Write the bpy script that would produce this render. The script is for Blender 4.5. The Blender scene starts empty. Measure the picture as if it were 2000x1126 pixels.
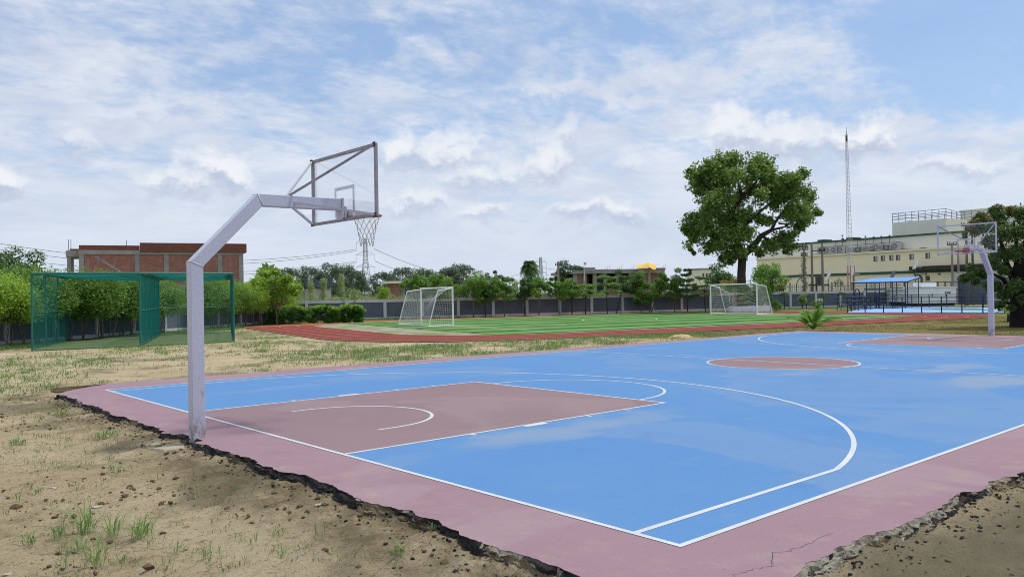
import bpy, math, random
import numpy as np
from mathutils import Vector, Matrix

random.seed(7)
RNG = np.random.default_rng(11)
SC = bpy.context.scene
COL = SC.collection
R = math.radians
GZ = -0.12                      # level of the ground around the court (court surface is z = 0)

# ------------------------------------------------------------------ camera, sky, sun, exposure
CAM_POS = Vector((-4.689, -10.847, 1.797))
CAM_R = Vector((0.75259811, -0.65824573, -0.01756822))
CAM_U = Vector((0.00805588, -0.01747392, 0.99981487))
CAM_F = Vector((0.65843085, 0.75260031, 0.00784809))
FOC = 1586.02                   # focal length in pixels of the 2000 px wide photograph
cam_d = bpy.data.cameras.new('camera')
cam_d.sensor_width = 36.0
cam_d.lens = 28.548
cam_d.clip_start = 0.05
cam_d.clip_end = 6000
cam = bpy.data.objects.new('camera', cam_d)
COL.objects.link(cam)
M4 = Matrix((CAM_R, CAM_U, -CAM_F)).transposed().to_4x4()
M4.translation = CAM_POS
cam.matrix_world = M4
SC.camera = cam

SUN_AZ, SUN_EL = -24.0, 64.0     # azimuth measured from +X towards +Y
sun_d = bpy.data.lights.new('sun', 'SUN')
sun_d.energy = 2.2
sun_d.angle = R(6.0)
sun_d.color = (1.0, 0.95, 0.86)
sun = bpy.data.objects.new('sun', sun_d)
COL.objects.link(sun)
sdir = Vector((math.cos(R(SUN_EL)) * math.cos(R(SUN_AZ)), math.cos(R(SUN_EL)) * math.sin(R(SUN_AZ)), math.sin(R(SUN_EL))))
sun.rotation_euler = sdir.to_track_quat('Z', 'Y').to_euler()
sun.location = (0, 0, 60)

SC.view_settings.view_transform = 'Standard'
SC.view_settings.look = 'None'
SC.view_settings.exposure = 0.42
SC.view_settings.gamma = 1.0
SC.view_settings.use_curve_mapping = False
SC.cycles.filter_width = 1.0
SC.cycles.max_bounces = 8
SC.cycles.transparent_max_bounces = 24
SC.cycles.use_denoising = True


def ray(px, py):
    return CAM_F + CAM_R * ((px - 1000) / FOC) - CAM_U * ((py - 563) / FOC)


def at(px, py, dist):
    """surveyed point: sight line through a photo pixel at a known depth"""
    return CAM_POS + ray(px, py) * dist


def gnd(px, py, z=GZ):
    d = ray(px, py)
    return CAM_POS + d * ((z - CAM_POS.z) / d.z)


# ------------------------------------------------------------------ node helpers
class NT:
    def __init__(s, tree):
        s.t = tree
        s.n = tree.nodes
        s.l = tree.links

    def new(s, typ, ins=None, **props):
        nd = s.n.new(typ)
        for k, v in props.items():
            setattr(nd, k, v)
        for k, v in (ins or {}).items():
            s.set(nd, k, v)
        return nd

    def set(s, nd, k, v):
        sock = nd.inputs[k]
        if isinstance(v, bpy.types.NodeSocket):
            s.l.new(v, sock)
        elif isinstance(v, bpy.types.Node):
            s.l.new(v.outputs[0], sock)
        else:
            if sock.type == 'RGBA' and len(v) == 3:
                v = (*v, 1.0)
            sock.default_value = v

    def math(s, op, a, b=0.0, c=0.0, clamp=False):
        nd = s.n.new('ShaderNodeMath')
        nd.operation = op
        nd.use_clamp = clamp
        for i, v in enumerate((a, b, c)):
            if i < len(nd.inputs):
                s.set(nd, i, v)
        return nd.outputs[0]

    def mix(s, f, a, b, blend='MIX'):
        nd = s.n.new('ShaderNodeMix')
        nd.data_type = 'RGBA'
        nd.blend_type = blend
        nd.clamp_factor = True
        s.set(nd, 0, f)
        s.set(nd, 6, a)
        s.set(nd, 7, b)
        return nd.outputs[2]

    def mapr(s, v, a, b, c=0.0, d=1.0, smooth=False):
        nd = s.n.new('ShaderNodeMapRange')
        if smooth:
            nd.interpolation_type = 'SMOOTHSTEP'
        s.set(nd, 0, v)
        for i, x in enumerate((a, b, c, d)):
            nd.inputs[i + 1].default_value = x
        return nd.outputs[0]

    def noise(s, vec, scale, detail=4.0, rough=0.55, dist=0.0, col=False):
        nd = s.n.new('ShaderNodeTexNoise')
        if vec is not None:
            s.set(nd, 'Vector', vec)
        s.set(nd, 'Scale', scale)
        s.set(nd, 'Detail', detail)
        s.set(nd, 'Roughness', rough)
        s.set(nd, 'Distortion', dist)
        return nd.outputs['Color' if col else 'Fac']

    def mapping(s, vec, loc=(0, 0, 0), rot=(0, 0, 0), scale=(1, 1, 1)):
        nd = s.n.new('ShaderNodeMapping')
        s.set(nd, 'Vector', vec)
        nd.inputs['Location'].default_value = loc
        nd.inputs['Rotation'].default_value = rot
        nd.inputs['Scale'].default_value = scale
        return nd.outputs[0]

    def xyz(s, vec):
        nd = s.n.new('ShaderNodeSeparateXYZ')
        s.set(nd, 0, vec)
        return nd.outputs

    def comb(s, x, y, z):
        nd = s.n.new('ShaderNodeCombineXYZ')
        for i, v in enumerate((x, y, z)):
            s.set(nd, i, v)
        return nd.outputs[0]

    def vlen(s, v):
        nd = s.n.new('ShaderNodeVectorMath')
        nd.operation = 'LENGTH'
        s.set(nd, 0, v)
        return nd.outputs['Value']

    def vadd(s, a, b):
        nd = s.n.new('ShaderNodeVectorMath')
        nd.operation = 'ADD'
        s.set(nd, 0, a)
        s.set(nd, 1, b)
        return nd.outputs[0]

    def vscale(s, a, f):
        nd = s.n.new('ShaderNodeVectorMath')
        nd.operation = 'SCALE'
        s.set(nd, 0, a)
        s.set(nd, 'Scale', f)
        return nd.outputs[0]


# ------------------------------------------------------------------ sky with clouds (world)
world = bpy.data.worlds.new('World')
SC.world = world
world.use_nodes = True
W = NT(world.node_tree)
W.n.clear()
world.cycles.sampling_method = 'MANUAL'
world.cycles.sample_map_resolution = 256


def build_sky():
    sky = W.new('ShaderNodeTexSky', sky_type='NISHITA', sun_disc=False, sun_elevation=R(SUN_EL),
                sun_rotation=R(90 - SUN_AZ), altitude=100, air_density=1.0, dust_density=0.6, ozone_density=1.6)
    tc = W.new('ShaderNodeTexCoord')
    d = tc.outputs['Generated']
    x, y, z = W.xyz(d)[:3]
    zc = W.math('MAXIMUM', z, 0.0)
    # a plane of cloud overhead
    k = W.math('DIVIDE', 1.0, W.math('ADD', zc, 0.15))
    pl = W.comb(W.math('MULTIPLY', x, k), W.math('MULTIPLY', y, k), 0.0)
    # azimuth relative to the view axis, elevation
    ax = W.math('ADD', W.math('MULTIPLY', x, 0.6585), W.math('MULTIPLY', y, 0.7526))
    ay = W.math('ADD', W.math('MULTIPLY', x, 0.7526), W.math('MULTIPLY', y, -0.6585))
    az = W.math('ARCTAN2', ay, ax)
    el = W.math('ARCSINE', z)
    ae = W.comb(az, el, 0.0)
    wob = W.vscale(W.vadd(W.noise(ae, 11.0, 6, 0.62, col=True), (-0.5, -0.5, -0.5)), 0.10)
    aew = W.vadd(ae, wob)

    def blob(px, py, rx, ry, vec):
        a0 = math.atan2((px - 1000), FOC)
        e0 = math.atan2((575.4 - 0.0176 * (px - 1000)) - py, FOC)
        sx, sy = FOC / rx, FOC / ry
        return W.mapping(vec, loc=(-a0 * sx, -e0 * sy, 0), scale=(sx, sy, 0.0))

    # coverage: veils of high cloud, mottled and broken, thinner high on the right and along streaks of blue
    wide = W.noise(W.mapping(pl, rot=(0, 0, R(35)), scale=(0.35, 0.9, 1)), 0.9, 6, 0.55, 0.5)
    mott = W.noise(W.mapping(pl, rot=(0, 0, R(-20)), scale=(1.0, 1.2, 1)), 3.4, 8, 0.64, 0.25)
    ripple = W.noise(W.mapping(pl, rot=(0, 0, R(-28)), scale=(1.0, 1.45, 1)), 13.0, 5, 0.6, 0.15)
    cov = W.math('ADD', W.math('MULTIPLY', wide, 0.75), W.math('MULTIPLY', mott, 0.95))
    cov = W.math('ADD', cov, W.math('MULTIPLY', ripple, 0.34))
    cov = W.math('ADD', cov, W.mapr(el, 0.03, 0.30, 0.06, -0.20))
    cov = W.math('ADD', cov, W.mapr(el, 0.36, 0.62, 0.0, 0.38))
    aes = W.vadd(ae, W.vscale(wob, 1.6))
    for px, py, rx, ry, sg in ((1930, 150, 380, 150, -0.40), (1250, 60, 420, 80, -0.10), (760, 50, 330, 70, -0.16), (1560, 225, 330, 60, -0.16),
                               (1060, 190, 260, 45, -0.13), (480, 130, 220, 60, -0.08), (380, 180, 260, 50, -0.10), (90, 40, 330, 110, 0.16), (200, 150, 330, 60, 0.22),
                               (1480, 110, 300, 60, 0.16), (800, 90, 240, 36, 0.14), (1150, 150, 300, 40, 0.16), (100, 250, 400, 80, 0.2), (1750, 260, 240, 40, 0.08)):
        v = W.mapr(W.vlen(blob(px, py, rx, ry, aes)), 0.0, 1.0, sg, 0.0, True)
        cov = W.math('ADD', cov, v)
    dens = W.mapr(cov, 0.60, 1.08, 0.10, 0.94, True)
    tone = W.noise(W.mapping(ae, scale=(3.0, 9.0, 1)), 2.2, 7, 0.62, 0.5)
    cl = W.mix(W.mapr(tone, 0.34, 0.66), (4.3, 4.85, 5.95, 1), (6.1, 6.35, 6.85, 1))
    base = W.mix(0.35, sky.outputs[0], (2.0, 3.7, 6.8, 1))
    col = W.mix(dens, base, cl)
    # milky air above the horizon
    hz = W.mapr(el, -0.01, 0.20, 0.68, 0.05, True)
    col = W.mix(hz, col, (4.9, 5.5, 6.5, 1))
    # heaped clouds low over the horizon, soft edged
    lump_n = W.noise(W.mapping(ae, scale=(1, 1.25, 1)), 38.0, 6, 0.6, 0.2)
    for i, (px, py, rx, ry, st) in enumerate((
            (850, 300, 115, 58, .8), (910, 350, 80, 42, .6), (790, 295, 50, 50, .7), (430, 345, 85, 44, .9), (350, 378, 70, 30, .7), (1075, 310, 52, 56, .8), (1115, 260, 30, 44, .5), (985, 340, 80, 32, .6),
            (1235, 315, 40, 36, .35), (1425, 285, 60, 66, .8), (1500, 295, 90, 52, .7), (1580, 290, 80, 50, .6), (1690, 275, 75, 46, .95), (1215, 422, 55, 26, .8),
            (1140, 416, 65, 28, .7), (8, 395, 42, 36, .9), (820, 405, 80, 26, .6), (180, 305, 55, 28, .5), (1870, 350, 110, 26, .55), (940, 425, 55, 24, .6), (640, 420, 90, 22, .4), (300, 240, 120, 26, .3))):
        v = blob(px, py, rx, ry, aew)
        r = W.math('ADD', W.vlen(v), W.math('MULTIPLY', W.math('SUBTRACT', lump_n, 0.5), 1.3))
        m = W.mapr(r, 0.30, 1.15, min(1, st * 1.05), 0.0, True)
        t = W.math('ADD', W.mapr(W.xyz(v)[1], -0.8, 0.7, 0.0, 1.0, True), W.math('MULTIPLY', W.math('SUBTRACT', 0.5, lump_n), 1.6))
        t = W.mapr(t, 0.1, 0.75, 0.0, 1.0, True)
        c = W.mix(t, (3.75, 4.3, 5.5, 1), (6.6, 6.75, 7.1, 1))
        col = W.mix(m, col, c)
    bg = W.new('ShaderNodeBackground', {'Color': col, 'Strength': 0.1})
    out = W.new('ShaderNodeOutputWorld', {'Surface': bg})


build_sky()

# ------------------------------------------------------------------ materials
MATS = {}


def principled(name, color, rough=0.8, spec=0.3, metal=0.0):
    m = bpy.data.materials.new(name)
    m.use_nodes = True
    t = NT(m.node_tree)
    b = m.node_tree.nodes['Principled BSDF']
    t.set(b, 'Base Color', color)
    b.inputs['Roughness'].default_value = rough
    b.inputs['Specular IOR Level'].default_value = spec
    b.inputs['Metallic'].default_value = metal
    return m, t, b


def pos(t):
    return t.new('ShaderNodeNewGeometry').outputs['Position']


def bump(t, b, h, strength=0.4, dist=0.02):
    nd = t.new('ShaderNodeBump', {'Height': h, 'Strength': strength, 'Distance': dist})
    t.set(b, 'Normal', nd.outputs[0])


def worn(name, color, dark=0.8, scale=3.0, rough=0.7, spec=0.3, amount=1.0, stain=None, stain_scale=0.7, bumpy=0.0, metal=0.0):
    """painted or cast surface with blotches, fine grain and optional stains"""
    m, t, b = principled(name, color, rough, spec, metal)
    p = pos(t)
    c2 = tuple(v * dark for v in color)
    f = t.mapr(t.noise(p, scale, 6, 0.65), 0.3, 0.7, 0, amount)
    c = t.mix(f, color, c2)
    if stain:
        s = t.mapr(t.noise(t.mapping(p, scale=(1, 1, 0.35)), stain_scale, 7, 0.65), 0.52, 0.72, 0, 0.75, True)
        c = t.mix(s, c, stain)
    g = t.noise(p, scale * 22, 3, 0.6)
    c = t.mix(0.22, c, t.mix(g, (0.0, 0.0, 0.0), (1, 1, 1)), 'OVERLAY')
    t.set(b, 'Base Color', c)
    t.set(b, 'Roughness', t.mapr(g, 0.2, 0.8, rough - 0.08, min(1.0, rough + 0.1)))
    if bumpy:
        bump(t, b, t.noise(p, scale * 8, 5, 0.65), bumpy, 0.02)
    MATS[name] = m
    return m


def leafmat(name, dark, light, trans=0.35, tip=None):
    m = bpy.data.materials.new(name)
    m.use_nodes = True
    t = NT(m.node_tree)
    t.n.clear()
    g = t.new('ShaderNodeNewGeometry')
    r = g.outputs['Random Per Island']
    big = t.mapr(t.noise(g.outputs['Position'], 0.9, 4, 0.6), 0.3, 0.7)
    f = t.math('ADD', t.math('MULTIPLY', r, 0.65), t.math('MULTIPLY', big, 0.35))
    c = t.mix(f, dark, light)
    if tip:
        c = t.mix(t.math('GREATER_THAN', r, 0.93), c, tip)
    d = t.new('ShaderNodeBsdfPrincipled', {'Base Color': c, 'Roughness': 0.5, 'Specular IOR Level': 0.3})
    tr = t.new('ShaderNodeBsdfTranslucent', {'Color': t.mix(0.5, c, light)})
    mx = t.new('ShaderNodeMixShader', {0: trans, 1: d.outputs[0], 2: tr.outputs[0]})
    t.new('ShaderNodeOutputMaterial', {'Surface': mx.outputs[0]})
    MATS[name] = m
    return m


def court_paint(name, color, faded, stain):
    m, t, b = principled(name, color, 0.7, 0.12)
    p = pos(t)
    big = t.noise(p, 0.35, 7, 0.62, 0.8)
    c = t.mix(t.mapr(big, 0.40, 0.66, 0, 0.45), color, faded)
    drag = t.noise(t.mapping(p, rot=(0, 0, R(14)), scale=(0.5, 2.6, 1)), 1.2, 7, 0.68, 0.4)
    c = t.mix(t.mapr(drag, 0.55, 0.75, 0, 0.5, True), c, faded)
    # puddle marks: dried silt with a darker rim
    pud = t.noise(t.mapping(p, loc=(3.2, 1.4, 0)), 0.23, 5, 0.5, 0.6)
    rim = t.math('MULTIPLY', t.mapr(pud, 0.52, 0.56, 0, 1, True), t.mapr(pud, 0.56, 0.70, 1, 0.25, True))
    c = t.mix(t.math('MULTIPLY', rim, 0.24), c, stain)
    for (sx, sy, rx, ry, s) in ((2.3, -3.2, 1.6, 0.55, 0.55), (4.2, -3.15, 1.7, 0.5, 0.45), (12.3, -5.2, 2.0, 1.0, 0.7), (14.6, -3.6, 2.2, 0.6, 0.55), (11.6, -1.6, 1.3, 0.3, 0.4), (2.6, 4.7, 2.4, 0.4, 0.25)):
        v = t.vlen(t.mapping(t.vadd(p, t.vscale(t.vadd(t.noise(p, 1.1, 5, 0.6, col=True), (-.5, -.5, -.5)), 1.6)), loc=(-sx / rx, -sy / ry, 0), scale=(1 / rx, 1 / ry, 0)))
        c = t.mix(t.mapr(v, 0.3, 1.0, s, 0, True), c, stain)
    scuff = t.noise(t.mapping(p, rot=(0, 0, R(-50)), scale=(3.0, 0.35, 1)), 2.6, 8, 0.75, 1.2)
    c = t.mix(t.mapr(scuff, 0.62, 0.72, 0, 0.35, True), c, faded)
    dust = t.noise(p, 1.1, 9, 0.72, 0.3)
    c = t.mix(t.mapr(dust, 0.56, 0.72, 0, 0.26, True), c, stain)
    c = t.mix(t.mapr(dust, 0.42, 0.30, 0, 0.30, True), c, tuple(v * 0.72 for v in color))
    x_, y_, z_ = t.xyz(p)[:3]
    edge = t.math('MAXIMUM', t.mapr(y_, -7.1, -8.1, 0, 1, True), t.mapr(x_, 0.1, -0.9, 0, 1, True))
    c = t.mix(t.math('MULTIPLY', edge, t.mapr(t.noise(p, 2.4, 8, 0.7), 0.48, 0.66, 0, 0.36, True)), c, (0.36, 0.30, 0.25))
    spk = t.noise(p, 46, 2, 0.5)
    c = t.mix(t.mapr(t.noise(p, 13, 3, 0.6), 0.735, 0.76, 0, 0.5, True), c, tuple(v * 0.3 for v in color))
    c = t.mix(t.mapr(t.noise(p, 75, 4, 0.75), 0.54, 0.68, 0, 0.30, True), c, stain)
    c = t.mix(t.mapr(spk, 0.68, 0.75, 0, 0.45, True), c, tuple(v * 0.35 for v in color))
    g = t.noise(p, 160, 3, 0.7)
    c = t.mix(0.25, c, t.mix(g, (0, 0, 0), (1, 1, 1)), 'OVERLAY')
    t.set(b, 'Base Color', c)
    t.set(b, 'Roughness', t.mapr(big, 0.3, 0.7, 0.6, 0.85))
    bump(t, b, t.math('ADD', t.noise(p, 210, 3, 0.7), t.math('MULTIPLY', t.noise(p, 6, 4, 0.6), 1.5)), 0.22, 0.004)
    MATS[name] = m


court_paint('court_blue', (0.084, 0.216, 0.458), (0.122, 0.252, 0.452), (0.23, 0.295, 0.39))
court_paint('court_pink', (0.265, 0.168, 0.202), (0.305, 0.212, 0.242), (0.36, 0.29, 0.30))
court_paint('key_pink', (0.222, 0.150, 0.168), (0.265, 0.190, 0.208), (0.31, 0.255, 0.25))
worn('lane_worn', (0.50, 0.34, 0.30), 0.7, 2.0, 0.9, 0.05, stain=(0.34, 0.14, 0.11), stain_scale=0.9)
worn('line_white', (0.56, 0.60, 0.635), 0.80, 2.0, 0.7, stain=(0.52, 0.56, 0.6), stain_scale=1.7)
worn('hoop_paint', (0.48, 0.495, 0.615), 0.95, 1.6, 0.42, 0.45, stain=(0.43, 0.44, 0.53), stain_scale=0.9)
worn('frame_steel', (0.33, 0.31, 0.35), 0.65, 5.0, 0.55, 0.4, stain=(0.16, 0.11, 0.09), stain_scale=3.0)
worn('brace_paint', (0.50, 0.50, 0.57), 0.8, 4.0, 0.5, 0.4)
worn('rim_red', (0.40, 0.085, 0.05), 0.6, 8, 0.5, stain=(0.2, 0.06, 0.05), stain_scale=4)
worn('far_rim_red', (0.50, 0.05, 0.05), 0.7, 8, 0.5)
worn('net_cord', (0.46, 0.40, 0.34), 0.6, 20, 0.9)
worn('bolt_dark', (0.05, 0.045, 0.045), 0.7, 20, 0.6)
worn('asphalt', (0.026, 0.025, 0.026), 2.3, 14, 0.95, 0.1, stain=(0.135, 0.105, 0.070), stain_scale=5.0, bumpy=1.0)
worn('concrete_edge', (0.36, 0.335, 0.27), 0.6, 7, 0.95, 0.1, stain=(0.12, 0.105, 0.08), stain_scale=4, bumpy=0.8)
worn('footing', (0.40, 0.36, 0.27), 0.75, 5, 0.95, 0.1, bumpy=0.6)
worn('wall_slate', (0.122, 0.146, 0.190), 0.78, 1.4, 0.85, 0.2, stain=(0.16, 0.175, 0.20), stain_scale=0.9)
worn('wall_pale', (0.56, 0.575, 0.59), 0.82, 1.6, 0.88, 0.2, stain=(0.27, 0.26, 0.24), stain_scale=1.1)
worn('wall_grey', (0.24, 0.245, 0.255), 0.8, 1.4, 0.88, 0.2, stain=(0.15, 0.15, 0.15))
worn('planter_white', (0.78, 0.80, 0.83), 0.88, 1.5, 0.8, stain=(0.42, 0.43, 0.45))
worn('cage_green', (0.014, 0.155, 0.125), 0.7, 3, 0.5, 0.4)
worn('cage_net', (0.012, 0.190, 0.165), 0.8, 3, 0.85, 0.1)
worn('cage_turf', (0.120, 0.185, 0.085), 0.72, 0.8, 0.95, 0.1, stain=(0.17, 0.18, 0.11), stain_scale=0.7, bumpy=0.5)
worn('goal_white', (0.82, 0.83, 0.85), 0.88, 3, 0.45, 0.4, stain=(0.50, 0.47, 0.42), stain_scale=2)
worn('goal_net', (0.78, 0.78, 0.78), 0.9, 3, 0.9, 0.1)
worn('concrete', (0.33, 0.32, 0.30), 0.72, 1.1, 0.92, 0.2, stain=(0.20, 0.19, 0.175), stain_scale=0.7)
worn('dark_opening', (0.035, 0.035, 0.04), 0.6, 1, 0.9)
worn('dark_blue_cloth', (0.03, 0.045, 0.09), 0.7, 1, 0.9)
worn('cream', (0.90, 0.81, 0.58), 0.93, 0.35, 0.9, 0.2, stain=(0.80, 0.73, 0.55), stain_scale=0.16)
worn('cream_grey', (0.80, 0.78, 0.68), 0.93, 0.35, 0.9, 0.2, stain=(0.70, 0.68, 0.60), stain_scale=0.2)
worn('cream_light', (0.80, 0.74, 0.60), 0.95, 0.4, 0.9, 0.2)
worn('green_band', (0.045, 0.11, 0.075), 0.8, 1, 0.7)
worn('steel_blue', (0.16, 0.20, 0.27), 0.8, 2, 0.5)
worn('navy_paint', (0.018, 0.028, 0.075), 0.8, 2, 0.45, 0.4)
worn('roof_blue', (0.10, 0.30, 0.66), 0.9, 1, 0.5, 0.4)
worn('pale_blue', (0.24, 0.44, 0.80), 0.9, 0.4, 0.7)
worn('gen_white', (0.84, 0.88, 0.90), 0.9, 1.2, 0.5, 0.4)
worn('ac_white', (0.50, 0.51, 0.50), 0.85, 2, 0.6)
worn('grille_dark', (0.27, 0.27, 0.275), 0.8, 2, 0.8)
worn('window_dark', (0.07, 0.065, 0.065), 0.7, 1, 0.35, 0.5)
worn('window_frame', (0.20, 0.19, 0.18), 0.8, 2, 0.7)
worn('pole_concrete', (0.30, 0.265, 0.22), 0.75, 2, 0.9)
worn('pole_steel', (0.10, 0.095, 0.09), 0.8, 2, 0.6)
worn('galv', (0.42, 0.45, 0.48), 0.85, 2, 0.5, 0.5)
worn('mast_grey', (0.50, 0.51, 0.53), 0.85, 2, 0.5)
worn('mast_red', (0.50, 0.30, 0.26), 0.85, 2, 0.5)
worn('wire_dark', (0.07, 0.075, 0.085), 0.9, 2, 0.6)
worn('bark', (0.085, 0.070, 0.058), 0.55, 4, 0.95, 0.1, bumpy=0.8)
worn('bark_dark', (0.028, 0.025, 0.024), 0.6, 4, 0.95, 0.1, bumpy=0.8)
worn('bark_pale', (0.21, 0.175, 0.135), 0.55, 5, 0.95, 0.1)
worn('tarp_yellow', (0.75, 0.47, 0.03), 0.8, 2, 0.6)
worn('flag_saffron', (0.75, 0.30, 0.06), 0.9, 4, 0.8)
worn('flag_white', (0.75, 0.75, 0.73), 0.9, 4, 0.8)
worn('flag_green', (0.05, 0.25, 0.08), 0.9, 4, 0.8)
worn('clod', (0.190, 0.135, 0.085), 0.5, 16, 0.97, 0.05, bumpy=0.7)
worn('pale_stone', (0.40, 0.36, 0.29), 0.75, 14, 0.9, 0.1)
worn('sand', (0.52, 0.39, 0.20), 0.8, 6, 0.97, 0.05, bumpy=0.4)
worn('shirt_grey', (0.42, 0.44, 0.46), 0.85, 8, 0.9)
worn('scarf_orange', (0.78, 0.20, 0.05), 0.85, 8, 0.9)
worn('skin', (0.20, 0.11, 0.07), 0.9, 8, 0.6)
worn('hair_dark', (0.02, 0.018, 0.016), 0.9, 8, 0.7)
worn('slate_roof', (0.055, 0.065, 0.085), 0.85, 1, 0.7)
worn('solar_panel', (0.03, 0.035, 0.05), 0.9, 2, 0.25, 0.6)
worn('lamp_white', (0.65, 0.66, 0.66), 0.9, 2, 0.5)

leafmat('leaf_bright', (0.150, 0.290, 0.035), (0.380, 0.560, 0.075), 0.45)
leafmat('leaf_mid', (0.080, 0.180, 0.035), (0.240, 0.420, 0.075), 0.42)
leafmat('leaf_dark', (0.042, 0.100, 0.030), (0.120, 0.225, 0.055), 0.34)
leafmat('leaf_big', (0.062, 0.132, 0.028), (0.210, 0.330, 0.062), 0.42, tip=(0.32, 0.40, 0.12))
leafmat('leaf_far', (0.075, 0.120, 0.072), (0.155, 0.215, 0.118), 0.28)  # distance haze put into the paler grey green
leafmat('leaf_pale', (0.22, 0.31, 0.12), (0.42, 0.52, 0.22), 0.38)
leafmat('leaf_bush', (0.020, 0.070, 0.014), (0.100, 0.260, 0.030), 0.34)
leafmat('leaf_mango', (0.034, 0.086, 0.026), (0.120, 0.215, 0.052), 0.34, tip=(0.20, 0.15, 0.04))
leafmat('leaf_mango_young', (0.10, 0.085, 0.022), (0.22, 0.19, 0.04), 0.34)
leafmat('leaf_dry', (0.17, 0.16, 0.13), (0.34, 0.32, 0.27), 0.2)
leafmat('petal_white', (0.6, 0.6, 0.55), (0.8, 0.8, 0.75), 0.3)
leafmat('grass_blade', (0.080, 0.150, 0.030), (0.200, 0.290, 0.070), 0.35, tip=(0.34, 0.29, 0.13))
leafmat('grass_fresh', (0.090, 0.190, 0.045), (0.200, 0.330, 0.090), 0.35, tip=(0.36, 0.33, 0.16))
leafmat('lawn_blade', (0.110, 0.125, 0.030), (0.190, 0.200, 0.060), 0.3, tip=(0.26, 0.22, 0.10))


def glassmat():
    m = bpy.data.materials.new('acrylic')
    m.use_nodes = True
    t = NT(m.node_tree)
    t.n.clear()
    fr = t.new('ShaderNodeFresnel', {'IOR': 1.45})
    dust = t.noise(pos(t), 2.2, 6, 0.65)
    tr = t.new('ShaderNodeBsdfTransparent', {'Color': (0.985, 0.99, 0.993, 1)})
    gl = t.new('ShaderNodeBsdfGlossy', {'Color': (1, 1, 1, 1), 'Roughness': 0.06})
    df = t.new('ShaderNodeBsdfDiffuse', {'Color': (0.62, 0.64, 0.68, 1)})
    a = t.new('ShaderNodeMixShader', {0: t.math('MULTIPLY', fr, 0.35), 1: tr.outputs[0], 2: gl.outputs[0]})
    b = t.new('ShaderNodeMixShader', {0: t.mapr(dust, 0.3, 0.8, 0.0, 0.035), 1: a.outputs[0], 2: df.outputs[0]})
    t.new('ShaderNodeOutputMaterial', {'Surface': b.outputs[0]})
    MATS['acrylic'] = m
    h = MATS['hoop_paint']
    t = NT(h.node_tree)
    b = h.node_tree.nodes['Principled BSDF']
    src = b.inputs['Base Color'].links[0].from_socket
    p = pos(t)
    z_ = t.xyz(p)[2]
    n_ = t.noise(t.mapping(p, scale=(1, 1, .5)), 14, 6, .7)
    f_ = t.math('MULTIPLY', t.mapr(z_, .02, .45, 1, 0, True), t.mapr(n_, .42, .62, .1, .9, True))
    c_ = t.mix(f_, src, (.20, .155, .11))
    r_ = t.math('MULTIPLY', t.mapr(t.noise(p, 9, 5, .7), .62, .70, 0, .7, True), t.mapr(t.noise(t.mapping(p, scale=(3, 3, .3)), 3, 4, .6), .5, .62, 0, 1, True))
    t.set(b, 'Base Color', t.mix(r_, c_, (.24, .15, .10)))


glassmat()


def brickmat(name, c1, c2, mortar, stain):
    m, t, b = principled(name, c1, 0.9, 0.15)
    tc = t.new('ShaderNodeTexCoord').outputs['Object']
    uv = t.new('ShaderNodeUVMap').outputs[0]
    br = t.new('ShaderNodeTexBrick', {'Vector': uv, 'Color1': c1, 'Color2': c2, 'Mortar': mortar, 'Scale': 1.0, 'Mortar Size': 0.012,
                                      'Bias': 0.0, 'Brick Width': 0.25, 'Row Height': 0.09})
    p = pos(t)
    c = t.mix(t.mapr(t.noise(t.mapping(p, scale=(1, 1, 3.5)), 1.6, 6, 0.7), 0.35, 0.65, 0, 0.55), br.outputs[0], tuple(v * 0.55 for v in c1))
    s = t.mapr(t.noise(t.mapping(p, scale=(2.2, 2.2, 0.4)), 0.8, 7, 0.7), 0.56, 0.70, 0, 0.75, True)
    c = t.mix(s, c, stain)
    s2 = t.mapr(t.noise(t.mapping(p, scale=(1, 1, 5)), 1.1, 6, 0.75), 0.58, 0.72, 0, 0.5, True)
    c = t.mix(s2, c, stain)
    t.set(b, 'Base Color', c)
    bump(t, b, br.outputs['Fac'], 0.5, 0.02)
    MATS[name] = m


brickmat('brick_red', (0.34, 0.130, 0.092), (0.42, 0.175, 0.125), (0.30, 0.25, 0.22), (0.42, 0.35, 0.31))
brickmat('brick_parapet', (0.20, 0.068, 0.050), (0.26, 0.092, 0.066), (0.13, 0.09, 0.075), (0.22, 0.11, 0.08))
brickmat('brick_far', (0.30, 0.150, 0.105), (0.35, 0.180, 0.130), (0.26, 0.22, 0.19), (0.32, 0.27, 0.23))


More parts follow.
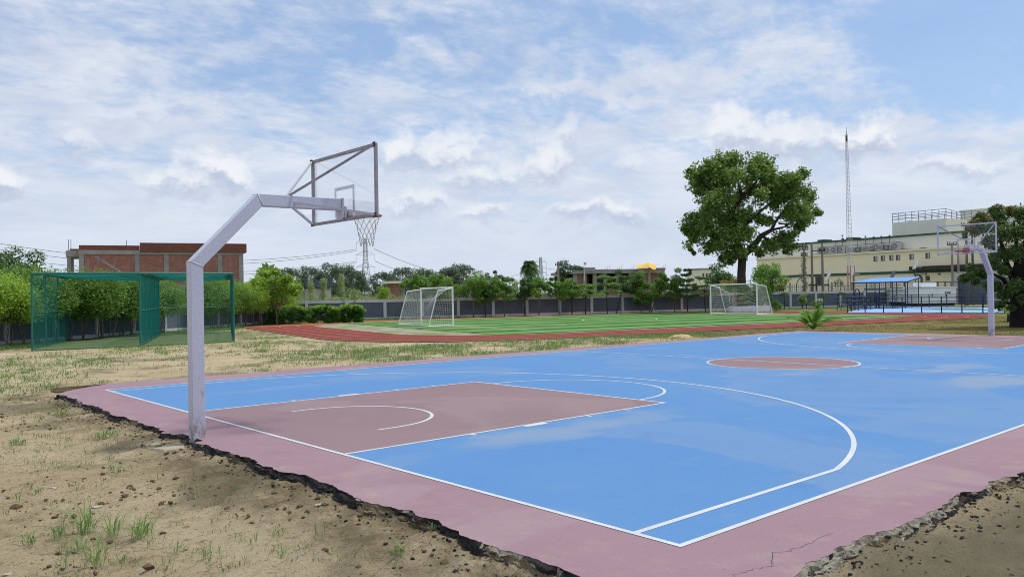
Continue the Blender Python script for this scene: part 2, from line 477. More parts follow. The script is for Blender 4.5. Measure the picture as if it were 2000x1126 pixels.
def groundmat():
    m, t, b = principled('soil', (0.4, 0.3, 0.2), 1.0, 0.0)
    p = pos(t)
    x, y, z = t.xyz(p)[:3]
    warm = t.noise(p, 0.55, 6, 0.6, 0.5)
    sand = t.mix(t.mapr(warm, 0.35, 0.65), (0.510, 0.415, 0.265), (0.610, 0.515, 0.350))
    rot = t.mapping(p, rot=(0, 0, R(-35)), scale=(1.0, 1.7, 1))
    # pale washed sand between darker crusts drawn out by running water
    crust = t.noise(rot, 2.6, 10, 0.74, 0.9)
    c = t.mix(t.mapr(crust, 0.52, 0.66, 0, 0.62, True), sand, (0.290, 0.222, 0.140))
    mid = t.noise(rot, 9.0, 8, 0.72, 0.5)
    c = t.mix(t.mapr(mid, 0.56, 0.66, 0, 0.75, True), c, (0.175, 0.118, 0.066))  # small dark brown shadows put into the sand colour
    fine = t.noise(p, 34, 6, 0.74)
    c = t.mix(t.mapr(fine, 0.56, 0.66, 0, 0.9, True), c, (0.110, 0.076, 0.048))
    grit = t.noise(p, 90, 4, 0.7)
    c = t.mix(t.mapr(grit, 0.58, 0.68, 0, 0.6, True), c, (0.12, 0.085, 0.055))
    c = t.mix(t.mapr(fine, 0.42, 0.32, 0, 0.35, True), c, (0.62, 0.53, 0.38))
    # grey olive patches scattered over the sand
    olive_n = t.noise(t.mapping(p, loc=(5.3, 2.2, 0)), 0.38, 5, 0.55, 0.6)
    dm = t.mapr(olive_n, 0.52, 0.62, 0, 0.7, True)
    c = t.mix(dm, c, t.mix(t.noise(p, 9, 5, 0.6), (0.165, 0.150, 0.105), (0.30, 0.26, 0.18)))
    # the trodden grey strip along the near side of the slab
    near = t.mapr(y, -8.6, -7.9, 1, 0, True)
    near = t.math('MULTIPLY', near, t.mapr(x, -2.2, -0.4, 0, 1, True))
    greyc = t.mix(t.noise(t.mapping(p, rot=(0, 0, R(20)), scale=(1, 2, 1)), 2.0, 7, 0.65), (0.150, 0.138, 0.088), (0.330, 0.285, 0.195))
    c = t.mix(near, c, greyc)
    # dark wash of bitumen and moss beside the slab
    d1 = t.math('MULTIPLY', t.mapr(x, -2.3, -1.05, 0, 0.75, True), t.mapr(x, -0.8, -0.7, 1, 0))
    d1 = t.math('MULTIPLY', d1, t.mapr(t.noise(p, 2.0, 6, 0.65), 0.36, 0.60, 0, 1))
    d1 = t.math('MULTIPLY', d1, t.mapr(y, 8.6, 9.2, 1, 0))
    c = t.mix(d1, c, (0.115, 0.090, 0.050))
    # thin green cover: patchy on the bare ground, fuller near the walls and on the lawn to the right
    dist = t.math('ADD', t.math('MULTIPLY', x, 0.658), t.math('MULTIPLY', y, 0.752))
    far = t.mapr(dist, 12.0, 36.0, -0.02, 0.10)
    far = t.math('ADD', far, t.mapr(dist, 44.0, 52.0, 0.0, 0.22))
    lawn = t.math('MULTIPLY', t.mapr(x, 17.0, 27.0, 0, 1, True), t.mapr(y, 17.0, 12.0, 0, 1, True))
    far = t.math('ADD', far, t.math('MULTIPLY', lawn, 0.30))
    gn = t.math('ADD', t.noise(p, 0.9, 7, 0.68, 0.3), far)
    gm = t.mapr(gn, 0.56, 0.74, 0, 0.85, True)
    green = t.mix(t.noise(p, 5, 5, 0.65), (0.090, 0.115, 0.032), (0.20, 0.225, 0.085))
    green = t.mix(lawn, green, t.mix(t.noise(t.mapping(p, rot=(0, 0, R(41)), scale=(0.35, 1.6, 1)), 0.8, 7, 0.65), (0.135, 0.125, 0.036), (0.240, 0.205, 0.080)))
    c = t.mix(gm, c, green)
    t.set(b, 'Base Color', c)
    h = t.math('ADD', t.math('MULTIPLY', crust, -1.2), t.math('ADD', t.math('MULTIPLY', fine, -0.7), t.math('MULTIPLY', mid, -1.0)))
    bump(t, b, h, 1.0, 0.06)
    MATS['soil'] = m


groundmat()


def trackmat():
    m, t, b = principled('track_red', (0.3, 0.07, 0.05), 0.95, 0.03)
    p = pos(t)
    c = t.mix(t.mapr(t.noise(p, 0.5, 6, 0.6), 0.35, 0.65), (0.195, 0.050, 0.040), (0.245, 0.072, 0.056))
    c = t.mix(t.mapr(t.noise(t.mapping(p, rot=(0, 0, R(12)), scale=(0.3, 3, 1)), 1.3, 5, 0.6), 0.5, 0.7, 0, 0.55), c, (0.155, 0.050, 0.043))
    x, y, z = t.xyz(p)[:3]
    q = t.math('ADD', t.math('MULTIPLY', x, 0.213), t.math('MULTIPLY', y, 0.977))
    old = t.mapr(q, 44.5, 47.5, 0, 0.85, True)       # the older, sun-bleached far straight
    c = t.mix(old, c, (0.40, 0.165, 0.085))
    c = t.mix(0.3, c, t.mix(t.noise(p, 30, 3, 0.7), (0, 0, 0), (1, 1, 1)), 'OVERLAY')
    t.set(b, 'Base Color', c)
    bump(t, b, t.noise(p, 60, 3, 0.7), 0.4, 0.01)
    MATS['track_red'] = m


trackmat()
EX = Vector((0.977, -0.213, 0))
NX = Vector((0.213, 0.977, 0))
FC = Vector((39.4, 29.8, 0))


def FN(e, n, z=0.0):
    """football pitch coordinates -> world"""
    v = FC + EX * e + NX * n
    return Vector((v.x, v.y, z))


def turfmat():
    m, t, b = principled('pitch_turf', (0.1, 0.25, 0.07), 0.95, 0.02)
    p = pos(t)
    x, y, z = t.xyz(p)[:3]
    n = t.math('ADD', t.math('MULTIPLY', t.math('SUBTRACT', x, FC.x), 0.213), t.math('MULTIPLY', t.math('SUBTRACT', y, FC.y), 0.977))
    n = t.math('ADD', n, t.math('MULTIPLY', t.noise(p, 0.4, 3, 0.5), 0.35))
    s = t.math('FRACT', t.math('DIVIDE', t.math('ADD', n, 40.0), 3.7))
    st = t.math('MULTIPLY', t.mapr(s, 0.42, 0.50, 0, 1, True), t.mapr(s, 0.92, 1.0, 1, 0, True))
    c = t.mix(st, (0.118, 0.262, 0.066), (0.036, 0.102, 0.042))
    c = t.mix(t.mapr(t.noise(p, 0.7, 6, 0.65), 0.4, 0.7, 0, 0.45), c, (0.185, 0.330, 0.105))
    c = t.mix(t.mapr(t.noise(p, 0.22, 7, 0.7), 0.52, 0.68, 0, 0.5, True), c, (0.20, 0.26, 0.12))
    for ge in (-13.0, 13.0):
        gp = FN(ge, -2.8)
        v = t.vlen(t.mapping(t.vadd(p, t.vscale(t.vadd(t.noise(p, .8, 5, .6, col=True), (-.5, -.5, -.5)), 2.0)), loc=(-gp.x / 3.2, -gp.y / 3.2, 0), scale=(1 / 3.2, 1 / 3.2, 0)))
        c = t.mix(t.mapr(v, .3, 1.0, .55, 0, True), c, (0.26, 0.28, 0.15))
    c = t.mix(0.3, c, t.mix(t.noise(p, 14, 4, 0.7), (0, 0, 0), (1, 1, 1)), 'OVERLAY')
    t.set(b, 'Base Color', c)
    bump(t, b, t.noise(p, 40, 4, 0.7), 0.5, 0.02)
    MATS['pitch_turf'] = m


turfmat()


def gravelmat():
    m, t, b = principled('gravel', (0.3, 0.28, 0.22), 0.95, 0.1)
    p = pos(t)
    c = t.mix(t.noise(p, 9, 6, 0.7), (0.20, 0.18, 0.135), (0.44, 0.40, 0.32))
    c = t.mix(t.mapr(t.noise(p, 0.6, 5, 0.6), 0.45, 0.58, 0, 0.85, True), c, (0.150, 0.215, 0.070))
    t.set(b, 'Base Color', c)
    bump(t, b, t.noise(p, 20, 5, 0.7), 0.7, 0.03)
    MATS['gravel'] = m


gravelmat()

# ------------------------------------------------------------------ object helpers
ORG = {}
ORD = 'first second third fourth fifth sixth seventh eighth ninth tenth eleventh twelfth thirteenth fourteenth fifteenth sixteenth seventeenth eighteenth'.split()


def props(o, label=None, cat=None, group=None, kind=None):
    if label:
        o['label'] = label
    if cat:
        o['category'] = cat
    if group:
        o['group'] = group
    if kind:
        o['kind'] = kind
    return o


def thing(name, loc, label, cat, group=None, rz=0.0):
    o = bpy.data.objects.new(name, None)
    o.empty_display_size = 0.2
    COL.objects.link(o)
    o.location = loc
    o.rotation_euler = (0, 0, rz)
    ORG[o] = Vector(loc)
    return props(o, label, cat, group)


def link_mesh(name, me, mat=None, parent=None):
    o = bpy.data.objects.new(name, me)
    COL.objects.link(o)
    if mat:
        me.materials.append(MATS[mat])
    if parent is not None:
        o.parent = parent
        ORG[o] = ORG[parent]
    return o


class MB:
    """collects simple shapes given in world space; build() links them as one mesh"""

    def __init__(s):
        s.v = []
        s.f = []

    def add(s, vs, fs):
        b = len(s.v)
        s.v += [tuple(v) for v in vs]
        s.f += [tuple(i + b for i in f) for f in fs]
        return s

    def hexa(s, c):
        return s.add(c, [(0, 3, 2, 1), (4, 5, 6, 7), (0, 1, 5, 4), (1, 2, 6, 5), (2, 3, 7, 6), (3, 0, 4, 7)])

    def box(s, c, size, rz=0.0):
        cx, cy, cz = c
        a, b, h = size[0] / 2, size[1] / 2, size[2] / 2
        co, si = math.cos(rz), math.sin(rz)
        vs = []
        for z in (-h, h):
            for x, y in ((-a, -b), (a, -b), (a, b), (-a, b)):
                vs.append((cx + x * co - y * si, cy + x * si + y * co, cz + z))
        return s.hexa(vs)

    def bar(s, p, q, w, h=None, up=(0, 0, 1)):
        p, q = Vector(p), Vector(q)
        h = h or w
        d = (q - p).normalized()
        up = Vector(up)
        if abs(d.dot(up)) > 0.98:
            up = Vector((1, 0, 0))
        a = d.cross(up).normalized() * (w / 2)
        b = a.cross(d).normalized() * (h / 2)
        vs = [p - a - b, p + a - b, p + a + b, p - a + b, q - a - b, q + a - b, q + a + b, q - a + b]
        return s.hexa(vs)

    def tube(s, p, q, r0, r1=None, n=8, cap=True):
        return s.path([p, q], [r0, r1 if r1 is not None else r0], n, cap)

    def path(s, pts, rad, n=8, cap=True):
        pts = [Vector(p) for p in pts]
        if not hasattr(rad, '__len__'):
            rad = [rad] * len(pts)
        vs, fs = [], []
        prev = None
        for i, p in enumerate(pts):
            d = (pts[min(i + 1, len(pts) - 1)] - pts[max(i - 1, 0)]).normalized()
            if prev is None:
                a = d.cross(Vector((0, 0, 1)))
                if a.length < 0.05:
                    a = d.cross(Vector((1, 0, 0)))
            else:
                a = prev - d * prev.dot(d)
            a.normalize()
            prev = a
            b = d.cross(a)
            for j in range(n):
                t = 2 * math.pi * j / n
                vs.append(p + (a * math.cos(t) + b * math.sin(t)) * rad[i])
        for i in range(len(pts) - 1):
            for j in range(n):
                k = (j + 1) % n
                fs.append((i * n + j, i * n + k, (i + 1) * n + k, (i + 1) * n + j))
        if cap:
            fs.append(tuple(range(n - 1, -1, -1)))
            m = (len(pts) - 1) * n
            fs.append(tuple(range(m, m + n)))
        return s.add(vs, fs)

    def quad(s, a, b, c, d):
        return s.add([a, b, c, d], [(0, 1, 2, 3)])

    def build(s, name, mat, parent=None, label=None, smooth=False, kind=None, bevel=0.0):
        org = ORG[parent] if parent is not None else Vector((0, 0, 0))
        me = bpy.data.meshes.new(name)
        me.from_pydata([(v[0] - org.x, v[1] - org.y, v[2] - org.z) for v in s.v], [], s.f)
        me.update()
        if smooth:
            me.polygons.foreach_set('use_smooth', [True] * len(me.polygons))
        o = link_mesh(name, me, mat, parent)
        if bevel:
            md = o.modifiers.new('bevel', 'BEVEL')
            md.width = bevel
            md.segments = 2
            md.limit_method = 'ANGLE'
        return props(o, label=label, kind=kind)


def solo(o, label, cat, group=None):
    """a top-level thing that is one mesh: its origin goes to the foot of it"""
    me = o.data
    n = len(me.vertices)
    co = np.empty(n * 3)
    me.vertices.foreach_get('co', co)
    co = co.reshape(-1, 3)
    c = Vector(((co[:, 0].min() + co[:, 0].max()) / 2, (co[:, 1].min() + co[:, 1].max()) / 2, co[:, 2].min()))
    me.transform(Matrix.Translation(-c))
    o.location = c
    return props(o, label, cat, group)


def copy_tree(o, parent=None):
    c = o.copy()
    COL.objects.link(c)
    if parent is not None:
        c.parent = parent
    for ch in list(o.children):
        copy_tree(ch, c)
    return c


def mesh_np(name, V, F):
    V = np.asarray(V, dtype=np.float32)
    F = np.asarray(F, dtype=np.int32)
    me = bpy.data.meshes.new(name)
    me.vertices.add(len(V))
    me.vertices.foreach_set('co', V.ravel())
    k = F.shape[1]
    me.loops.add(F.size)
    me.loops.foreach_set('vertex_index', F.ravel())
    me.polygons.add(len(F))
    me.polygons.foreach_set('loop_start', np.arange(0, F.size, k, dtype=np.int32))
    me.polygons.foreach_set('loop_total', np.full(len(F), k, dtype=np.int32))
    me.update(calc_edges=True)
    return me


def unit(a):
    return a / np.maximum(np.linalg.norm(a, axis=-1, keepdims=True), 1e-9)


def leaves(clumps, size, rng, aspect=0.5, up=0.55, shell=0.45, droop=0.0):
    """clumps: rows cx cy cz rx ry rz n -> leaf quads spread through each clump"""
    Vs = []
    for cx, cy, cz, rx, ry, rz, n in clumps:
        n = int(n)
        d = unit(rng.normal(size=(n, 3)))
        rad = (shell + (1 - shell) * rng.random(n)) ** 0.8
        rad *= 0.85 + 0.3 * rng.random(n)
        c = np.array([cx, cy, cz]) + d * rad[:, None] * np.array([rx, ry, rz])
        nrm = unit(d * 0.5 + np.array([0, 0, up]) + rng.normal(size=(n, 3)) * 0.55)
        t = rng.normal(size=(n, 3)) + np.array([0, 0, -droop])
        t = unit(t - nrm * (t * nrm).sum(1)[:, None])
        s = np.cross(nrm, t)
        L = size * (0.65 + 0.7 * rng.random(n))[:, None]
        Wd = L * aspect
        Vs.append(np.stack([c - t * L * .5, c + s * Wd * .5 + t * L * .05 + nrm * L * .06, c + t * L * .5, c - s * Wd * .5 + t * L * .05 + nrm * L * .06], 1))
    V = np.concatenate(Vs).reshape(-1, 3)
    F = np.arange(len(V)).reshape(-1, 4)
    return V, F


def crown_obj(name, clumps, size, mat, parent=None, rng=RNG, **kw):
    V, F = leaves(clumps, size, rng, **kw)
    if parent is not None:
        V = V - np.array(ORG[parent])
    me = mesh_np(name, V, F)
    return link_mesh(name, me, mat, parent)


# value noise for relief and scatter
LAT = np.random.default_rng(3).random((256, 256))


def vnoise(x, y):
    xi, yi = np.floor(x).astype(int), np.floor(y).astype(int)
    fx, fy = x - xi, y - yi
    fx, fy = fx * fx * (3 - 2 * fx), fy * fy * (3 - 2 * fy)
    g = lambda a, b: LAT[a % 256, b % 256]
    return (g(xi, yi) * (1 - fx) + g(xi + 1, yi) * fx) * (1 - fy) + (g(xi, yi + 1) * (1 - fx) + g(xi + 1, yi + 1) * fx) * fy


def fbm(x, y, o=4):
    s, a, t = 0, 1.0, 0
    for i in range(o):
        s = s + a * vnoise(x * 2 ** i + 17 * i, y * 2 ** i + 9 * i)
        t += a
        a *= 0.55
    return s / t


def ground_h(x, y):
    x, y = np.asarray(x, float), np.asarray(y, float)
    d = np.hypot(x + 4.7, y + 10.8)
    amp = np.clip((34 - d) / 20, 0, 1)
    h = (fbm(x * 0.9, y * 0.9, 3) - 0.5) * 0.055 + (fbm(x * 4.5 + 40, y * 4.5, 3) - 0.5) * 0.035
    c = x * .82 + y * .57
    q = -x * .57 + y * .82
    rg = fbm(c * 2.6 + 11, q * 6.0 + 5, 4)
    h = h + np.clip(rg - .52, 0, .2) * .16 + np.clip(fbm(x * 11, y * 11 + 50, 3) - .56, 0, .3) * .11
    bank = np.maximum(np.clip((x + 1.75) / .7, 0, 1) * (y < 7.4), np.clip((y + 8.95) / .7, 0, 1) * (x > -1)) * (x < 12) * (y > -12)
    bank = np.where((y > 7.4) | (x > 12), 0, bank)
    return GZ - 0.012 + h * amp + 0.038 * bank * (0.55 + .9 * fbm(x * 1.4 + 70, y * 1.4, 2))


# ------------------------------------------------------------------ ground
def build_ground():
    xs = np.concatenate([-np.geomspace(2500, 9, 26), np.arange(-8.0, -0.6, 0.042), np.arange(-0.6, 5.0, 0.09), np.arange(5.0, 30, 0.5), np.geomspace(30, 2500, 30)])
    ys = np.concatenate([-np.geomspace(2500, 12, 26), np.arange(-11.0, -4.0, 0.042), np.arange(-4.0, 9.0, 0.07), np.arange(9.0, 34, 0.4), np.geomspace(34, 2500, 30)])
    X, Y = np.meshgrid(xs, ys, indexing='ij')
    Z = ground_h(X, Y)
    inside = (X > -0.6) & (X < 27.8) & (Y > -7.7) & (Y < 8.2) & ((Y < 6.9) | (X > 1.6))
    Z = np.where(inside, GZ - 0.06, Z)
    nx, ny = len(xs), len(ys)
    V = np.stack([X, Y, Z], -1).reshape(-1, 3)
    i = np.arange(nx - 1)[:, None] * ny + np.arange(ny - 1)[None, :]
    F = np.stack([i, i + ny, i + ny + 1, i + 1], -1).reshape(-1, 4)
    me = mesh_np('ground', V, F)
    me.polygons.foreach_set('use_smooth', np.ones(len(F), dtype=bool))
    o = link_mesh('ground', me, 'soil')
    props(o, kind='structure')


build_ground()

# ------------------------------------------------------------------ basketball court
CL, CW, KW, KL = 27.373, 14.51, 4.963, 5.908
HW = CW / 2


def slab_outline():
    pts = []

    def wob(s, seed, a):
        return (fbm(np.array([s * 1.1 + seed]), np.array([seed * 3.0]), 4)[0] - 0.5) * a + (fbm(np.array([s * 7 + seed]), np.array([seed]), 3)[0] - 0.5) * a * 0.35
    y = 8.55
    while y > -8.0:                                # left edge, from far to near
        x = -0.88 + wob(y, 3.0, 0.26) + 0.62 * max(0.0, y - 7.0) ** 1.6
        if abs(y - 0.05) < 0.4:
            x = max(x, -0.86) + 0.05               # broken away at the post
        pts.append((x, y))
        y -= 0.022
    x = -0.75
    while x < 29.0:                                # near edge
        far = x > 12
        pts.append((x, -8.08 + wob(x, 8.0, 0.30)))
        x += 0.6 if far else 0.022
    y = -8.0
    while y < 8.3:
        pts.append((28.45 + wob(y, 5.0, 0.1), y))
        y += 0.6
    x = 28.4
    while x > -0.8:
        pts.append((x, 8.62 - 0.028 * max(0, x) + wob(x, 6.0, 0.16)))
        x -= 0.3
    return pts


SLAB = slab_outline()


def sheet(name, pts, z, mat, parent):
    m = MB()
    m.add([(p[0], p[1], z) for p in pts], [tuple(range(len(pts)))])
    return m.build(name, mat, parent)


def build_court():
    n = len(SLAB)
    TOP = -0.008
    m = MB()
    m.add([(x, y, TOP) for x, y in SLAB], [tuple(range(n))])
    slab = m.build('court_slab', 'court_pink')
    ORG[slab] = Vector((0, 0, 0))
    props(slab, kind='structure')
    # crumbling asphalt base: a rough apron falling from the paint to the soil
    rng = np.random.default_rng(5)
    rows = 14
    V, F = [], []
    P = np.array(SLAB)
    T = np.roll(P, -1, 0) - np.roll(P, 1, 0)
    N = unit(np.stack([T[:, 1], -T[:, 0]], 1)) * -1
    # make the normals point outwards
    c = np.array([13.7, 0.2])
    sgn = np.sign(((P - c) * N).sum(1))
    N = N * sgn[:, None]
    for k in range(9):
        N = unit(N + np.roll(N, 1, 0) + np.roll(N, -1, 0))
    wid = 0.03 + 0.135 * fbm(P[:, 0] * 1.3 + 4, P[:, 1] * 1.3, 3)
    wid = np.where(P[:, 1] > 8.0, 0.10, wid)
    wid = np.where(P[:, 0] > 14, 0.1, wid)
    for r in range(rows):
        f = r / (rows - 1)
        off = wid * f
        z = TOP - 0.003 - (0.135) * f ** 0.75
        jit = ((fbm(P[:, 0] * 9 + r * .7, P[:, 1] * 9 + r * .3, 4) - 0.5) * 0.075 + (rng.random(n) - .5) * 0.012) * (1 if 0 < r < rows - 1 else 0.0)
        jo = (fbm(P[:, 0] * 6 + 20 + r * .5, P[:, 1] * 6 + r * .4, 4) - 0.5) * (0.10 if 0 < r else 0.0)
        pts = P + N * (off + jo)[:, None]
        for i in range(n):
            V.append((pts[i, 0], pts[i, 1], z + jit[i] - (0.02 if r == rows - 1 else 0)))
    for r in range(rows - 1):
        for i in range(n):
            j = (i + 1) % n
            if i == n - 1:
                continue
            F.append((r * n + i, r * n + j, (r + 1) * n + j, (r + 1) * n + i))
    me = bpy.data.meshes.new('broken_edge')
    me.from_pydata(V, [], F)
    me.update()
    o = link_mesh('broken_edge', me, 'asphalt', slab)
    me.materials.append(MATS['concrete_edge'])
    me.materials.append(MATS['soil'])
    mi = []
    for f in F:
        i = f[0] % n
        x, y = P[i]
        near = y < -7.4 and x < 6
        g = fbm(np.array([x * 2.6 + 2 + (f[0] // n) * 0.10]), np.array([y * 2.6 + (f[0] // n) * 0.16]), 5)[0]
        g2 = fbm(np.array([x * 1.9 + 60]), np.array([y * 1.9 + 30 + (f[0] // n) * .05]), 5)[0]
        low = (f[0] // n) / rows
        mi.append(2 if g2 + .35 * low > 0.68 or x > 12 or y > 8.2 else (1 if (near and g > 0.47) or (g > 0.66) else 0))
    me.polygons.foreach_set('material_index', mi)
    # painted sheets
    sheet('blue_field', [(0, -HW), (CL, -HW), (CL, HW), (0, HW)], -0.0066, 'court_blue', slab)
    for a, b in ((0, KL), (CL - KL, CL)):
        sheet('key_area', [(a, -KW / 2), (b, -KW / 2), (b, KW / 2), (a, KW / 2)], -0.0052, 'key_pink', slab)
    circ = [(CL / 2 + 1.8 * math.cos(t), 1.8 * math.sin(t)) for t in np.linspace(0, 2 * math.pi, 73)[:-1]]
    sheet('centre_disc', circ, -0.0052, 'key_pink', slab)
    Z, LW = -0.0038, 0.052

    def line(pts, closed=False, w=LW, name='court_line', z=Z):
        P2 = [Vector((p[0], p[1], 0)) for p in pts]
        k = len(P2)
        L, Rr = [], []
        for i in range(k):
            if closed:
                a, b = P2[i - 1], P2[(i + 1) % k]
                d0, d1 = (P2[i] - a).normalized(), (b - P2[i]).normalized()
            else:
                d0 = (P2[i] - P2[i - 1]).normalized() if i else (P2[1] - P2[0]).normalized()
                d1 = (P2[i + 1] - P2[i]).normalized() if i < k - 1 else d0
            nn = (Vector((-d0.y, d0.x, 0)) + Vector((-d1.y, d1.x, 0)))
            nn = nn.normalized() / max(0.4, math.cos(d0.angle(d1) / 2) if d0.angle(d1) > 1e-4 else 1)
            L.append(P2[i] + nn * w / 2)
            Rr.append(P2[i] - nn * w / 2)
        m = MB()
        vs = [(v.x, v.y, z) for v in L + Rr]
        fs = [(i, k + i, k + (i + 1) % k, (i + 1) % k) for i in range(k if closed else k - 1)]
        m.add(vs, fs)
        m.build(name, 'line_white', slab)

    def arc(cx, r, a0, a1, n=48):
        return [(cx + r * math.cos(t), r * math.sin(t)) for t in np.linspace(a0, a1, n)]
    line([(0, -HW), (CL, -HW), (CL, HW), (0, HW)], True, name='boundary_line')
    line([(CL / 2, -HW + .026), (CL / 2, HW - .026)], z=Z + 0.0012, name='halfway_line')
    line([(CL / 2 + 1.8 * math.cos(t), 1.8 * math.sin(t)) for t in np.linspace(0, 2 * math.pi, 73)[:-1]], True, name='centre_circle')
    for s in (0, 1):
        f = (lambda q: [(CL - x, -y) for x, y in q]) if s else (lambda q: q)
        line(f([(.026, KW / 2), (KL, KW / 2), (KL, -KW / 2), (.026, -KW / 2)]), name='key_line')
        line(f(arc(KL + 0.026, 1.93, -math.pi / 2, math.pi / 2)), name='free_throw_arc')
        ncs = [(1.2, -1.29)] + arc(1.44, 1.29, -math.pi / 2, math.pi / 2, 40) + [(1.2, 1.29)]
        line(f(ncs), name='charge_arc')
        a = math.atan2(6.83, 1.66)
        tp = [(.026, -6.83)] + arc(1.44, 7.03, -a, a, 90) + [(.026, 6.83)]
        line(f(tp), name='three_point_line', w=0.058)
        for yy in (1, -1):
            y0, y1 = yy * (KW / 2 + 0.027), yy * (KW / 2 + 0.13)
            for xa, xb in ((1.83, 1.88), (2.75, 3.15), (4.0, 4.05), (4.86, 4.91)):
                q = f([(xa, y0), (xb, y0), (xb, y1), (xa, y1)])
                sheet('key_tick', q, Z, 'line_white', slab)
    # crumbled pieces lying along the broken edge
    m = MB()
    for k in range(1800):
        i = rng.integers(0, min(n, 1100))
        if P[i, 0] > 9:
            continue
        d = abs(rng.normal()) * 0.16 + 0.03
        q = P[i] + N[i] * d + (rng.random(2) - .5) * 0.08
        r = 0.004 + 0.014 * rng.random() ** 3
        z = max(ground_h(q[0], q[1]), -0.02 - 0.12 * min(1, d / 0.25))
        lump(m, (q[0], q[1], z + r * 0.3), r, rng)
    props(m.build('asphalt_rubble', 'asphalt'), 'black crumbs of asphalt along the broken court edge', 'rubble', kind='stuff')
    # open cracks in the painted surround near the corner
    for path in ([(-.55, -8.0), (-.2, -7.86), (.06, -7.93), (.33, -7.80), (.62, -7.87), (.95, -7.83), (1.3, -7.95)],):
        pts = []
        for a, b in zip(path[:-1], path[1:]):
            for q in range(9):
                f = q / 9
                pts.append((a[0] + (b[0] - a[0]) * f + rng.normal() * .008, a[1] + (b[1] - a[1]) * f + rng.normal() * .012))
        m = MB()
        k = len(pts)
        wv = [0.0006 + 0.0035 * rng.random() * math.sin(math.pi * (i + .5) / k) for i in range(k)]
        m.add([(x, y - w_, -0.0068) for (x, y), w_ in zip(pts, wv)] + [(x, y + w_, -0.0068) for (x, y), w_ in zip(pts, wv)], [(i, i + 1, k + i + 1, k + i) for i in range(k - 1)])
        m.build('crack', 'bolt_dark', slab)
    # paved footing beside the near post
    m = MB()
    pts = [(-1.12 + 0.22 * math.cos(t) * (1 + .2 * math.sin(3 * t)), 0.14 + 0.38 * math.sin(t) * (1 + .15 * math.cos(2 * t))) for t in np.linspace(0, 2 * math.pi, 15)[:-1]]
    k = len(pts)
    m.add([(x, y, GZ + 0.035) for x, y in pts] + [(-1.12 + (x + 1.12) * 1.25, 0.14 + (y - .14) * 1.2, GZ - 0.05) for x, y in pts],
          [tuple(range(k))] + [(i, i + k, (i + 1) % k + k, (i + 1) % k) for i in range(k)])
    props(m.build('concrete_footing', 'footing'), kind='structure')


ICO_V = np.array([(0, 0, 1), (.894, 0, .447), (.276, .851, .447), (-.724, .526, .447), (-.724, -.526, .447), (.276, -.851, .447),
                  (.724, .526, -.447), (-.276, .851, -.447), (-.894, 0, -.447), (-.276, -.851, -.447), (.724, -.526, -.447), (0, 0, -1)])
ICO_F = [(0, 1, 2), (0, 2, 3), (0, 3, 4), (0, 4, 5), (0, 5, 1), (1, 6, 2), (2, 7, 3), (3, 8, 4), (4, 9, 5), (5, 10, 1), (6, 7, 2), (7, 8, 3), (8, 9, 4), (9, 10, 5), (10, 6, 1),
         (11, 7, 6), (11, 8, 7), (11, 9, 8), (11, 10, 9), (11, 6, 10)]


def lump(m, c, r, rng, flat=0.7):
    v = ICO_V * (0.65 + 0.7 * rng.random((12, 1))) * r * np.array([0.8 + .6 * rng.random(), 0.8 + .6 * rng.random(), flat])
    a = rng.random() * 6.28
    co, si = math.cos(a), math.sin(a)
    v = np.stack([v[:, 0] * co - v[:, 1] * si, v[:, 0] * si + v[:, 1] * co, v[:, 2]], 1) + np.array(c)
    m.add(v.tolist(), ICO_F)


build_court()


# ------------------------------------------------------------------ running track and pitch
def rrect(e0, e1, n0, n1, r, k=14):
    out = []
    for cx, cy, a in ((e1 - r, n1 - r, 0), (e0 + r, n1 - r, 90), (e0 + r, n0 + r, 180), (e1 - r, n0 + r, 270)):
        for j in range(k + 1):
            t = R(a + 90 * j / k)
            out.append((cx + r * math.cos(t), cy + r * math.sin(t)))
    # subdivide the straights a little by leaving them: the corners carry the points
    return out


OUTER = dict(e0=-24.0, e1=21.5, n0=-19.6, n1=14.6, r=8.4)
INNER = dict(e0=-19.6, e1=17.3, n0=-15.6, n1=11.0, r=6.5)


def lerp_rr(f, z, d=0.0):
    q = {k: INNER[k] + (OUTER[k] - INNER[k]) * f for k in INNER}
    q['e0'] -= d
    q['n0'] -= d
    q['e1'] += d
    q['n1'] += d
    q['r'] += d
    return [FN(e, n, z) for e, n in rrect(**q)]


def ring(name, a, b, mat, parent=None):
    k = len(a)
    m = MB()
    m.add(a + b, [(i, k + i, k + (i + 1) % k, (i + 1) % k) for i in range(k)])
    return m.build(name, mat, parent)


